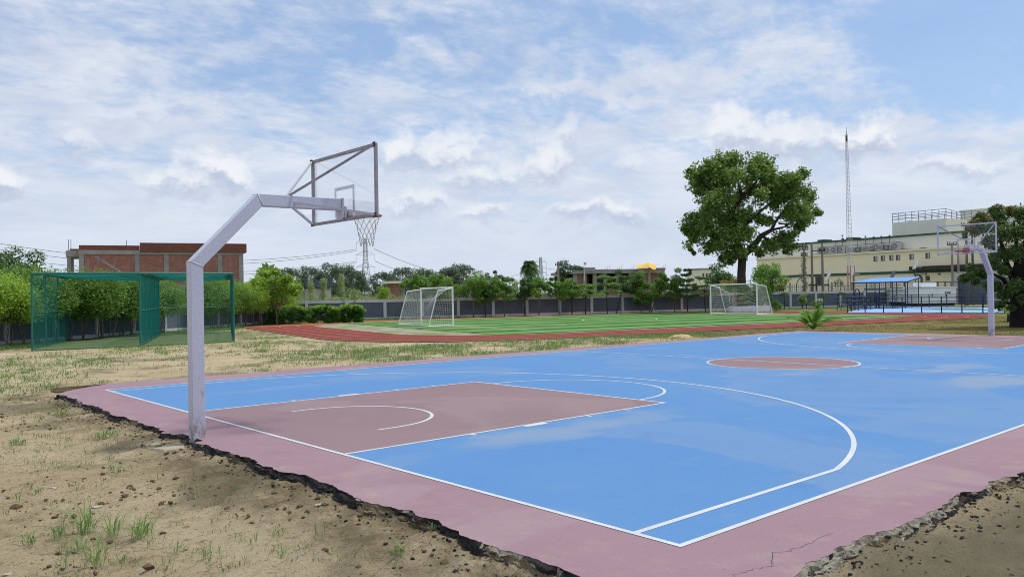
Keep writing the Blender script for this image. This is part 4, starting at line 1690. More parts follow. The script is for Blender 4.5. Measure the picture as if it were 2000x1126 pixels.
def factory():
    F = Facade(1479, 124.5, 1845, 100)
    uL = F.len
    root = thing('factory_building', F.P(uL / 2, -3, GZ), 'long cream factory building with green bands behind the right hand wall', 'building')
    ORG[root] = Vector(root.location)
    a1 = F.hit(2080, 520)[0]
    zt = F.hit(1700, 464)[1]
    zs = F.hit(1700, 491)[1]
    zb = F.hit(1700, 533.5)[1]
    a0 = 0.0
    F.part('main_wall', 'cream', root, a0, a1, -22, 0, GZ - .2, zs)
    F.part('parapet_wall', 'cream_grey', root, a0, a1, -21.5, -0.9, zs + .002, zt - 0.16)
    F.part('coping', 'green_band', root, a0 - .05, a1, -21.7, -0.75, zt - 0.158, zt + 0.06)
    F.part('green_band', 'green_band', root, a0 - .05, a1, 0.002, 0.14, zb - 0.17, zb + 0.15)
    F.part('ledge', 'cream_light', root, a0, a1, 0.002, 0.22, zs - 0.25, zs - 0.002)
    # small windows
    for x, y in ((1710, 505), (1724.5, 504), (1741, 503), (1754, 502.5), (1780.5, 501), (1812, 499)):
        a, z = F.hit(x, y)
        fr = F.part('window', 'window_frame', root, a - 0.27, a + 0.27, 0.002, 0.05, z - 0.36, z + 0.34)
        F.part('pane', 'window_dark', fr, a - 0.2, a + 0.2, 0.052, 0.06, z - 0.29, z + 0.27)
        F.part('pane', 'ac_white', fr, a + 0.02, a + 0.2, 0.0605, 0.066, z - 0.29, z + 0.27)
    for x, y, w, h, mt in ((1620, 496.5, .75, .12, 'bark_pale'), (1801, 486, .32, .16, 'window_dark'), (1807, 485.5, .2, .16, 'window_frame'), (1812, 543, .26, .3, 'window_dark'),
                           (1801, 536, .22, .1, 'ac_white'), (1809, 535, .12, .1, 'window_dark'), (1835, 535, .12, .1, 'window_dark')):
        a, z = F.hit(x, y)
        F.part('vent', mt, root, a - w, a + w, 0.002, 0.06, z - h, z + h)
    # dark grown-over ledge at the right
    p, q = F.hit(1782, 525), F.hit(1895, 520)
    F.part('weathered_ledge', 'bark', root, p[0], q[0] + 4, 0.15, 0.75, zb + 0.17, zb + 0.66)
    # roof block with railing
    G2 = Facade(1745, 112, 1850, 106)
    zb2, z2 = G2.hit(1800, 461)[1] - 1.0, G2.hit(1800, 430)[1]
    G2.part('roof_block', 'cream_grey', root, 0, G2.len, -7, 0, zb2, z2)
    c = at(1878, 440, 113)
    a3 = G2.hit(1879, 440)[0]
    m = MB()
    A_, B_ = G2.P(G2.len + .001, 0, zb2), Vector((c.x, c.y, zb2))
    C_, D_ = Vector((c.x, c.y, zb2)) - G2.n * 3, G2.P(G2.len + .001, -7, zb2)
    up = Vector((0, 0, z2 - zb2 - 0.02))
    m.hexa([A_, B_, C_, D_, A_ + up, B_ + up, C_ + up, D_ + up])
    m.build('roof_block', 'cream_light', root)  # warmer cream on this side: sunlight put into the wall colour
    rail = MB()
    hz = (0.45, 0.85, 1.25)
    for z in hz:
        rail.tube(G2.P(0, -.1, z2 + z), G2.P(G2.len, -.1, z2 + z), 0.035, None, 5)
        rail.tube(G2.P(G2.len, -.1, z2 + z), Vector((c.x, c.y, z2 + z)), 0.035, None, 5)
        rail.tube(G2.P(0, -.1, z2 + z), G2.P(0, -6.9, z2 + z), 0.035, None, 5)
        rail.tube(G2.P(0, -6.9, z2 + z), G2.P(G2.len, -6.9, z2 + z), 0.035, None, 5)
    for k in range(9):
        a = G2.len * k / 8
        rail.tube(G2.P(a, -.1, z2 - .05), G2.P(a, -.1, z2 + 1.27), 0.04, None, 5)
        rail.tube(G2.P(a, -6.9, z2 - .05), G2.P(a, -6.9, z2 + 1.27), 0.04, None, 5)
    for k in range(1, 4):
        p = G2.P(G2.len, -.1, 0).lerp(Vector((c.x, c.y, 0)), k / 3)
        rail.tube((p.x, p.y, z2 - .05), (p.x, p.y, z2 + 1.27), 0.04, None, 5)
    rail.build('roof_railing', 'steel_blue', root)
    T = Facade(1879, 118, 1990, 112)
    zt2 = T.hit(1885, 413)[1]
    T.part('tower_block', 'cream_grey', root, 0, T.len, -8, 0, zb2 - 3, zt2)
    T.part('tower_coping', 'cream_light', root, -0.1, T.len, -8.1, 0.1, zt2 + .002, zt2 + 0.22)
    # roof hatches
    for x in (1592, 1648):
        a, z = F.hit(x, 474)
        F.part('roof_hatch', 'green_band', root, a - 0.5, a + 0.6, -3, -1.2, zt + 0.062, zt + 0.34)
    # pipe rail over the condensers
    m = MB()
    p, q = F.hit(1585, 487), F.hit(1758, 475)
    m.tube(F.P(p[0], -0.2, zs + 1.05), F.P(q[0], -0.2, zs + 1.05), 0.03, None, 5)
    m.tube(F.P(p[0], -0.2, zs + .1), F.P(q[0] + 1.5, -0.2, zs + .1), 0.03, None, 5)
    m.build('pipe_run', 'pole_steel', root)
    # condenser units standing on the ledge
    proto = None
    xs = [1602, 1615, 1628, 1641] + [1656 + i * 9.2 for i in range(11)]
    for i, x in enumerate(xs):
        a, z = F.hit(x, 486 - (x - 1600) * 0.064)
        big = i < 4 or i in (10, 14)
        w, h = (0.62, 1.0) if big else (0.42, 0.72)
        b = F.P(a, 0, zs + 0.002)
        t = thing('condenser_unit', b, ('%s from left of the big white condensers with round fans on the factory ledge' % ORD[i]) if i < 4 else ('%s from left of the small grey condensers on the factory ledge' % ORD[i - 4]),
                  'air conditioner', 'condenser units on the factory ledge')
        ORG[t] = Vector(b)
        F.part('casing', 'ac_white' if i < 4 or i % 3 else 'window_frame', t, a - w / 1.0, a + w / 1.0, -0.72, -0.12, zs + 0.08, zs + h)
        F.part('foot', 'pole_steel', t, a - w * .8, a + w * .8, -0.6, -0.2, zs + 0.002, zs + 0.078)
        m = MB()
        ctr = F.P(a - (0.1 if big else 0), -0.118, zs + 0.08 + (h - .08) / 2)
        m.tube(ctr, ctr + F.n * 0.03, h * 0.36, None, 14)
        fan = m.build('fan_grille', 'grille_dark', t)
        m = MB()
        m.tube(ctr + F.n * 0.031, ctr + F.n * 0.05, h * 0.12, None, 8)
        m.build('hub', 'ac_white', fan)
    # aerials on the roof edge
    for ia, (x, y0, y1) in enumerate(((1641, 470, 456), (1628, 476, 468), (1670, 470, 462), (1686, 466, 458), (1702, 465, 459), (1717, 464, 458), (1733, 463, 456))):
        a, z = F.hit(x, y0)
        b = F.P(a, -0.5, zs)
        m = MB()
        m.tube(F.P(a, -0.5, zs + 0.002), F.P(a, -0.5, F.hit(x, y1)[1] - .2), 0.03, None, 5)
        if x == 1641:
            m.box(F.P(a + .05, -0.5, F.hit(x, y1)[1] - .9), (0.25, 0.25, 0.5), F.rz)
        m.box(F.P(a, -0.5, F.hit(x, y1)[1] - .25), (0.22, 0.1, 0.16), F.rz)
        o = m.build('roof_aerial', 'pole_steel')
        solo(o, ('short thin roof aerial above the factory condensers, %s one from the left' % ORD[ia - 1]) if x != 1641 else 'tallest thin roof aerial left of the lattice mast, carrying a small box', 'aerial', 'aerials on the factory roof')


factory()


# ------------------------------------------------------------------ masts, pylons, poles, wires
def lattice(m, base, top, w0, w1, n, rad, cols=4, brace=True):
    base, top = Vector(base), Vector(top)
    ring_ = lambda f: [base.lerp(top, f) + Vector((math.cos(a), math.sin(a), 0)) * (w0 + (w1 - w0) * f) for a in [2 * math.pi * k / cols + 0.5 for k in range(cols)]]
    for i in range(n):
        a, b = ring_(i / n), ring_((i + 1) / n)
        for k in range(cols):
            m.bar(a[k], b[k], rad * 1.6)
            if brace:
                m.bar(a[k], b[(k + 1) % cols], rad)
                m.bar(b[k], b[(k + 1) % cols], rad)


def pylon(px, d, top_y, arms, label, spread, thick):
    thick *= 0.68
    base = at(px, 575, d)
    base.z = GZ
    top = at(px, top_y, d)
    root = thing('transmission_pylon', base, label, 'pylon', 'steel transmission pylons on the skyline')
    ORG[root] = Vector(base)
    h = top.z - base.z
    m = MB()
    mid = base + Vector((0, 0, h * 0.62))
    lattice(m, base, mid, spread, spread * 0.36, 7, thick)
    lattice(m, mid, Vector((base.x, base.y, top.z)), spread * 0.36, spread * 0.22, 9, thick)
    m.build('lattice_tower', 'galv', root)
    pts = []
    for (ay, half) in arms:
        z = at(px, ay, d).z
        r = CAM_R.copy()
        r.z = 0
        r.normalize()
        hw = half / FOC * d
        m = MB()
        for s in (-1, 1):
            tip = Vector((base.x, base.y, z)) + r * hw * s
            for q in (-1, 1):
                m.bar(Vector((base.x, base.y, z + 2.0)) + CAM_F * (q * .5), tip, thick)
                m.bar(Vector((base.x, base.y, z)) + CAM_F * (q * .5), tip, thick)
        arm = m.build('cross_arm', 'galv', root)
        for s in (-1, 1):
            tip = Vector((base.x, base.y, z)) + r * hw * s
            m = MB()
            m.tube(tip, tip - Vector((0, 0, 13 / FOC * d)), thick * 0.5, None, 5)
            m.build('insulator', 'galv', arm)
            pts.append(tip - Vector((0, 0, 13 / FOC * d)))
    return pts


ins = pylon(715, 390, 466, ((473, 17), (497, 18), (521, 18)), 'nearer lattice transmission pylon standing beneath the basketball net', 3.9, 0.17)
ins2 = pylon(1057, 640, 502, ((511, 11), (524, 11), (533, 11)), 'faint distant lattice pylon beside the palm tree', 4.2, 0.28)


def wire(p, q, sag, rad, label):
    m = MB()
    p, q = Vector(p), Vector(q)
    pts = [p.lerp(q, k / 24) - Vector((0, 0, sag * 4 * (k / 24) * (1 - k / 24))) for k in range(25)]
    m.path(pts, rad, 4, False)
    o = m.build('power_line', 'wire_dark')
    solo(o, label, 'power line', 'overhead power lines')


# left-hand spans come from a tower outside the frame
for i, (py, k) in enumerate(((395, 0), (411, 0), (432, 2), (446, 2), (452, 4))):
    a = at(-360, py, 300)
    wire(a, ins[k] + Vector((0, 0, -0.8 * (i % 2))), 12.5 if i < 2 else 11, 0.085, ORD[i] + ' from top of the power lines sagging behind the red brick house')
for k in range(3):
    wire(ins[k * 2 + 1], ins2[k * 2], 11, 0.10, ORD[k] + ' from top of the power lines strung between the two pylons')
for k in range(3):
    wire(ins2[k * 2 + 1], at(1700, 545 + 5 * k - 14, 720), 9, 0.11, ORD[k] + ' from top of the faint power lines right of the distant pylon')


def mast():
    d = 97
    base = at(1662, 572, d)
    base.z = GZ
    top = at(1648.5, 262, d)
    top = Vector((base.x + (top.x - base.x) * 0.35, base.y + (top.y - base.y) * 0.35, top.z))
    root = thing('lattice_mast', base, 'tall slender grey and red lattice radio mast in front of the factory', 'mast')
    ORG[root] = Vector(base)
    n = 5
    for i in range(n):
        a, b = base.lerp(top, i / n), base.lerp(top, (i + 1) / n)
        w0, w1 = 0.46 - 0.34 * i / n, 0.46 - 0.34 * (i + 1) / n
        m = MB()
        lattice(m, a, b, w0, w1, 8, 0.020, 3)
        m.build('mast_section', 'mast_red' if i in (0,) else 'mast_grey', root)
    m = MB()
    m.tube(top, top + Vector((0, 0, 0.9)), 0.04, 0.02, 6)
    m.box(top + Vector((0, 0, -0.5)), (0.18, 0.16, 0.7))
    m.build('aerial', 'pole_steel', root)
    # three red stub poles by its foot
    for x in (1657, 1662, 1669.5):
        p = at(x, 570, 92)
        p.z = GZ
        m = MB()
        m.tube(p, Vector((p.x, p.y, at(x, 518, 92).z)), 0.06, None, 6)
        o = m.build('red_pole', 'mast_red')
        solo(o, {1657: 'left', 1662: 'middle', 1669.5: 'right hand'}[x] + ' one of three thin rusty red uprights at the foot of the lattice mast', 'pole', 'red poles beside the mast')


mast()


def utility_pole(px, top_y, d, label, mat='pole_concrete', arms=(), ivy=False, r=0.14):
    base = at(px, 570, d)
    base.z = GZ
    zt = at(px, top_y, d).z
    root = thing('utility_pole', base, label, 'pole', 'utility poles')
    ORG[root] = Vector(base)
    m = MB()
    m.tube(base - Vector((0, 0, .2)), Vector((base.x, base.y, zt)), r * 1.2, r * 0.8, 8)
    m.build('shaft', mat, root)
    rr = Vector((CAM_R.x, CAM_R.y, 0)).normalized()
    for ay, half in arms:
        z = at(px, ay, d).z
        m = MB()
        hw = half / FOC * d
        m.bar(Vector((base.x, base.y, z)) - rr * hw, Vector((base.x, base.y, z)) + rr * hw, 0.1)
        arm = m.build('cross_arm', 'pole_steel', root)
        for s in (-1, -.45, .45, 1):
            m = MB()
            q = Vector((base.x, base.y, z)) + rr * hw * s * 0.95
            m.tube(q, q + Vector((0, 0, 0.35)), 0.07, 0.05, 6)
            m.build('insulator', 'bolt_dark', arm)
    if ivy:
        rng = np.random.default_rng(21)
        cl = [(base.x + rng.normal() * .1, base.y + rng.normal() * .1, z, .32, .32, .5, 60) for z in np.arange(0, zt - 1.5, 0.35)]
        crown_obj('ivy', cl, 0.16, 'leaf_dry', root, rng)
        cl = [(base.x + rng.normal() * .1, base.y + rng.normal() * .1, z, .28, .28, .4, 25) for z in np.arange(0, zt - 3.0, 0.5)]
        crown_obj('ivy', cl, 0.16, 'leaf_mid', root, rng)


utility_pole(1572, 474, 88, 'ivy wrapped utility pole with cross arms by the factory', arms=((487, 8), (482, 6), (499, 6)), ivy=True)
utility_pole(1587, 473, 88.5, 'plain grey utility pole just right of the ivy wrapped one', mat='pole_concrete')
utility_pole(1607.5, 474, 88, 'brown utility pole joined by a bar to the plain grey pole', arms=((490, 5),))
m = MB()
m.bar(at(1586, 489.5, 88.3), at(1609, 488.5, 87.8), 0.12)
solo(m.build('tie_bar', 'pole_steel'), 'short tie bar between two utility poles', 'bar')
m = MB()
m.box(at(1599, 548, 88), (0.9, 0.6, 1.0), 0.4)
m.box(at(1599, 556, 88), (2.2, 0.15, 0.15), R(-42))
m.tube(at(1594.5, 556, 88), Vector((at(1594.5, 556, 88).x, at(1594.5, 556, 88).y, GZ)), 0.1, None, 6)
solo(m.build('transformer', 'pole_steel'), 'dark pole transformer between the utility poles', 'transformer')
for x, t, d, l in ((1861, 474, 90, 'rust brown utility pole behind the far backboard, left one'), (1873, 477, 92, 'thin brown pole seen below the far backboard'),
                   (1889.5, 437, 84, 'tall dark pole rising behind the far backboard'), (1901, 446, 86, 'dark pole hidden by the right hand tree and far hoop')):
    utility_pole(x, t, d, l, mat='pole_steel' if x > 1880 else 'pole_concrete', arms=((t + 4, 9),) if x != 1873 else (), r=0.13)
utility_pole(1091, 510, 118, 'brown utility pole with cross arm, right of the palm tree', arms=((518, 5),), r=0.16)


def street_lamps():
    for i, (px, by, d, ty, tilt, lab) in enumerate(((1556, 566, 87, 540, 6, 'curved arm street lamp left of the ivy wrapped pole'), (1618, 566, 92, 538, 3, 'solar street lamp with slanted white panel by the dry bush'),
                                                    (1667, 560, 93, 529, 3, 'solar street lamp with slanted white panel beside the red poles'), (1743, 556, 96, 538, 4, 'dark solar street lamp above the blue shelter roof'),
                                                    (1789, 556, 98, 516, 3, 'solar street lamp with white panel in front of the factory windows'))):
        b = at(px, 572, d)
        b.z = GZ
        root = thing('street_lamp', b, lab, 'street lamp', 'street lamps behind the right hand wall')
        ORG[root] = Vector(b)
        top = at(px, ty, d)
        rr = Vector((CAM_R.x, CAM_R.y, 0)).normalized()
        m = MB()
        if i == 0:
            pts = [b, Vector((b.x, b.y, top.z - 1.0))] + [Vector((b.x, b.y, top.z - 1.0)) + rr * (0.9 * (1 - math.cos(t))) + Vector((0, 0, 1.0 * math.sin(t))) for t in np.linspace(0.2, 1.5, 6)]
            m.path(pts, 0.05, 6)
            m.build('pole', 'pole_steel', root)
            m = MB()
            m.box(pts[-1] + rr * 0.3, (0.5, 0.22, 0.08), R(-41))
            m.build('lamp_head', 'lamp_white', root)
        else:
            m.tube(b, Vector((b.x, b.y, top.z - .2)), 0.05, None, 6)
            m.build('pole', 'pole_steel', root)
            m = MB()
            c = top.copy()
            a = rr * 0.28 + Vector((0, 0, 0.55))
            s = Vector((CAM_F.x, CAM_F.y, 0)) * 0.4
            n = a.cross(s).normalized() * 0.03
            m.hexa([c - a - s - n, c + a - s - n, c + a + s - n, c - a + s - n, c - a - s + n, c + a - s + n, c + a + s + n, c - a + s + n])
            m.build('solar_panel', 'lamp_white' if i != 3 else 'solar_panel', root)
            m = MB()
            m.bar(top - Vector((0, 0, 0.35)), top - Vector((0, 0, 0.35)) + rr * 0.7, 0.06)
            m.build('lamp_head', 'lamp_white', root)


street_lamps()


# ------------------------------------------------------------------ right-hand yard: fence, shelter, generators, railings
def yard():
    # picket fence on the far side of the wall
    F = Facade(1500, 92, 1760, 99)
    root = thing('picket_fence', F.P(0, 0, GZ), 'grey spear topped picket fence in front of the factory, above the wall', 'fence')
    ORG[root] = Vector(F.P(0, 0, GZ))
    z0, z1 = 0.6, F.hit(1560, 554)[1]
    for z in (z0 + .25, z1 - 0.35):
        F.part('fence_rail', 'pole_concrete', root, 0, F.len, -0.04, 0.04, z, z + 0.07)
    F.part('fence_base', 'wall_grey', root, 0, F.len, -0.12, 0.12, GZ - .1, z0 + 0.1)
    n = int(F.len / 0.3)
    me = None
    for i in range(n):
        a = i * 0.3 + 0.05
        if me is None:
            m = MB()
            F.box(m, a - 0.035, a + 0.035, 0.042, 0.075, z0 + .1, z1)
            o = m.build('picket', 'ac_white', root)
            me, p0 = o.data, a
        else:
            o = bpy.data.objects.new('picket', me)
            COL.objects.link(o)
            o.parent = root
            o.location = F.u * (a - p0)
    for i in range(0, n, 10):
        a = i * 0.3 + 0.2
        F.part('fence_post', 'pole_steel', root, a - 0.06, a + 0.06, -0.2, -0.045, GZ, z1 + 0.1)
    # pale blue games court behind the track, with its navy rail
    cf = [gnd(1655, 611), gnd(1962, 611), gnd(1940, 599.5), gnd(1690, 600)]
    m = MB()
    lo = [Vector((p.x, p.y, GZ - 0.05)) for p in cf]
    hi = [Vector((p.x, p.y, GZ + 0.06)) for p in cf]
    m.hexa(lo + hi)
    props(m.build('small_blue_court', 'pale_blue'), kind='structure')
    m = MB()
    a, b = hi[0].lerp(hi[1], .35).lerp(hi[3].lerp(hi[2], .35), .42), hi[0].lerp(hi[1], .96).lerp(hi[3].lerp(hi[2], .96), .30)
    c, d = hi[0].lerp(hi[1], .86).lerp(hi[3].lerp(hi[2], .86), .66), hi[0].lerp(hi[1], .62).lerp(hi[3].lerp(hi[2], .62), .60)
    m.quad(*[Vector((p.x, p.y, GZ + 0.066)) for p in (a, b, c, d)])
    props(m.build('faded_green_patch', 'cage_turf'), kind='structure')
    U = Vector((0, 0, 1))

    def railing(p, q, n, h, label, rails=(0.35, 0.72, 1.0)):
        root = thing('metal_railing', p, label, 'railing')
        ORG[root] = Vector(p)
        for k in range(n + 1):
            s = p.lerp(q, k / n)
            m = MB()
            m.tube(s - U * .1, s + U * h, 0.045, None, 6)
            m.build('rail_post', 'navy_paint', root)
        for f in rails:
            m = MB()
            m.tube(p + U * h * f, q + U * h * f, 0.034, None, 6)
            m.build('rail', 'navy_paint', root)
    railing(cf[0], cf[1], 8, 1.22, 'navy tube railing along the near side of the small pale blue court')
    railing(gnd(1663, 609), gnd(1712, 602), 4, 1.25, 'navy railing at the left end of the small blue court')
    railing(gnd(1716, 602), gnd(1958, 601), 7, 1.25, 'navy railing along the far side of the small blue court')
    # navy benches at the left end
    for j, (x, y) in enumerate(((1672, 606), (1690, 604))):
        b = gnd(x, y)
        rr = Vector((CAM_R.x, CAM_R.y, 0)).normalized()
        ff = Vector((CAM_F.x, CAM_F.y, 0)).normalized()
        t = thing('steel_bench', b, 'navy tiered steel bench inside the railing, %s' % ('front one at the corner' if j == 0 else 'second one from the corner'), 'bench', 'benches by the small blue court')
        ORG[t] = Vector(b)
        for k in range(3):
            m = MB()
            c = b + ff * (0.45 * k) + U * (0.42 + 0.33 * k)
            m.bar(c - rr * 1.5, c + rr * 1.5, 0.28, 0.06)
            m.build('seat_plank', 'navy_paint', t)
        for s in (-1.3, 0, 1.3):
            m = MB()
            m.bar(b + rr * s, b + rr * s + ff * 0.9 + U * 1.05, 0.05)
            m.bar(b + rr * s + ff * 0.9, b + rr * s + ff * 0.9 + U * 1.05, 0.05)
            m.build('bench_frame', 'navy_paint', t)
    # shelter
    d0, d1 = 76, 80
    c0, c1 = at(1664, 551.5, 74.5), at(1771, 549, 74.5)
    c2, c3 = at(1796, 541, 81), at(1706, 543.5, 81)
    root = thing('shelter', (c0.x, c0.y, GZ), 'open shelter with flat bright blue sheet roof on thin posts', 'shelter')
    ORG[root] = Vector((c0.x, c0.y, GZ))
    m = MB()
    n = 22
    for i in range(n):                              # corrugated roof, ridge by ridge
        f0, f1 = i / n, (i + .5) / n
        f2 = (i + 1) / n
        z = 0.05
        a0, b0 = c0.lerp(c1, f0), c3.lerp(c2, f0)
        a1, b1 = c0.lerp(c1, f1) + U * z, c3.lerp(c2, f1) + U * z
        a2, b2 = c0.lerp(c1, f2), c3.lerp(c2, f2)
        m.quad(a0, a1, b1, b0)
        m.quad(a1, a2, b2, b1)
    rf = m.build('roof', 'roof_blue', root)
    md = rf.modifiers.new('thick', 'SOLIDIFY')
    md.thickness = 0.03
    m = MB()
    for a, b in ((c0, c1), (c3, c2), (c0, c3), (c1, c2)):
        m.bar(a - U * .07, b - U * .07, 0.06, 0.09)
    m.build('roof_frame', 'navy_paint', root)
    for k in range(5):
        for a, b in ((c0, c1), (c3, c2)):
            p = a.lerp(b, (k + .12) / 4.25)
            m = MB()
            m.tube((p.x, p.y, GZ - .05), p - U * .1, 0.045, None, 6)
            m.build('shelter_post', 'navy_paint', root)
    # grey store block under / behind the shelter
    F = Facade(1709, 93, 1787, 94)
    r2 = thing('grey_block', F.P(F.len / 2, 0, GZ), 'plain grey block wall under the blue shelter roof', 'wall')
    ORG[r2] = Vector(F.P(F.len / 2, 0, GZ))
    F.part('wall_body', 'wall_grey', r2, 0, F.len, -2, 0, GZ - .1, F.hit(1740, 562)[1])
    F.part('coping', 'wall_pale', r2, -.05, F.len + .05, -2.05, 0.05, F.hit(1740, 562)[1] + .002, F.hit(1740, 561)[1])
    # generators
    for (xa, xb, yt, yb, d, lab) in ((1791, 1867, 562, 592, 84, 'white walk-in generator cabin with a grey box on its roof'), (1764, 1800, 565, 590, 86, 'smaller white generator cabin with flat lid, left of the bigger one')):
        F = Facade(xa, d, xb, d + 0.5)
        g = thing('generator_cabin', F.P(F.len / 2, 0, GZ), lab, 'generator', 'generator cabins by the factory')
        ORG[g] = Vector(F.P(F.len / 2, 0, GZ))
        zt, zb = F.hit(xa + 5, yt)[1], F.hit(xa + 5, yb)[1]
        F.part('skid', 'dark_opening', g, 0.1, F.len - .1, -2.1, -0.1, GZ, zb)
        F.part('cabin', 'gen_white', g, 0, F.len, -2.2, 0, zb + .002, zt)
        F.part('lid', 'planter_white', g, -0.35 if d > 85 else -.1, F.len + .1, -2.3, 0.12, zt + .002, zt + .12)
        for k in range(2 if d < 85 else 1):
            a = F.len * (0.30 + 0.35 * k)
            dr = F.part('door', 'gen_white', g, a - .55, a + .55, 0.003, 0.03, zb + .15, zt - .12)
            F.part('handle', 'grille_dark', dr, a + .3, a + .4, 0.031, 0.06, (zb + zt) / 2 - .15, (zb + zt) / 2 + .2)
        F.part('vent', 'grille_dark', g, F.len * .70, F.len * .86, 0.003, 0.03, zt - .65, zt - .42)
        if d < 85:
            a0, a1 = F.hit(1803, 556)[0], F.hit(1832, 556)[0]
            F.part('roof_box', 'gen_white', g, a0, a1, -1.8, -0.3, zt + .122, F.hit(1815, 551)[1])
            m = MB()
            p = F.P(a0 + .5, -1, F.hit(1815, 551)[1])
            m.path([p, p + U * .5, p + U * .8 - F.u * .25, p + U * .85 - F.u * .8], 0.12, 8)
            m.build('exhaust', 'bolt_dark', g)
    # mesh panels behind generators
    F = Facade(1765, 90, 1880, 91)
    r3 = thing('steel_frame_fence', F.P(0, 0, GZ), 'dark steel frame fence rising behind the white generators', 'fence')
    ORG[r3] = Vector(F.P(0, 0, GZ))
    zt = F.hit(1800, 551)[1]
    for x in (1766, 1783, 1800, 1832, 1846, 1858, 1874):
        a = F.hit(x, 560)[0]
        F.part('post', 'pole_steel', r3, a - .05, a + .05, -0.05, 0.05, GZ, zt)
    for z in (zt, zt - .9, zt - 1.7):
        F.part('rail', 'pole_steel', r3, 0, F.len, 0.052, 0.1, z - .04, z + .04)
    # slate gate wall
    F = Facade(1863, 92, 1925, 88)
    r4 = thing('slate_block', F.P(F.len / 2, 0, GZ), 'tall slate grey windowless block left of the right hand tree', 'building')
    ORG[r4] = Vector(F.P(F.len / 2, 0, GZ))
    zt = F.hit(1890, 542)[1]
    F.part('pale_end', 'wall_pale', r4, 0, F.len * .12, -4, 0, GZ - .1, zt + .5)
    F.part('wall_body', 'wall_slate', r4, F.len * .12 + .002, F.len * 1.0, -4, 0.0, GZ - .1, zt)
    F = Facade(1926, 88, 1990, 84)
    r5 = thing('yard_wall', F.P(F.len / 2, 0, GZ), 'pale low yard wall showing between the trunk and far post', 'wall')
    ORG[r5] = Vector(F.P(F.len / 2, 0, GZ))
    F.part('wall_body', 'wall_pale', r5, 0, F.len + 6, -.3, 0, GZ - .1, 1.5)
    F.part('plinth', 'wall_grey', r5, 0, F.len + 6, 0.002, .1, GZ - .1, .3)
    # cistern hoop thing on posts at the left of the shelter (bent pipe)
    m = MB()
    b = at(1670, 590, 78)
    b.z = GZ
    rr = Vector((CAM_R.x, CAM_R.y, 0)).normalized()
    zt = at(1673, 564, 78).z
    m.path([b, Vector((b.x, b.y, zt - .4))] + [Vector((b.x, b.y, zt - .4)) + rr * (.22 - .22 * math.cos(t)) + U * .4 * math.sin(t) for t in np.linspace(.2, math.pi - .2, 7)] + [Vector((b.x, b.y, zt - 1.1)) + rr * .44], 0.05, 8)
    solo(m.build('bent_pipe', 'navy_paint'), 'upright hooped steel pipe at the left of the shelter', 'pipe')


yard()


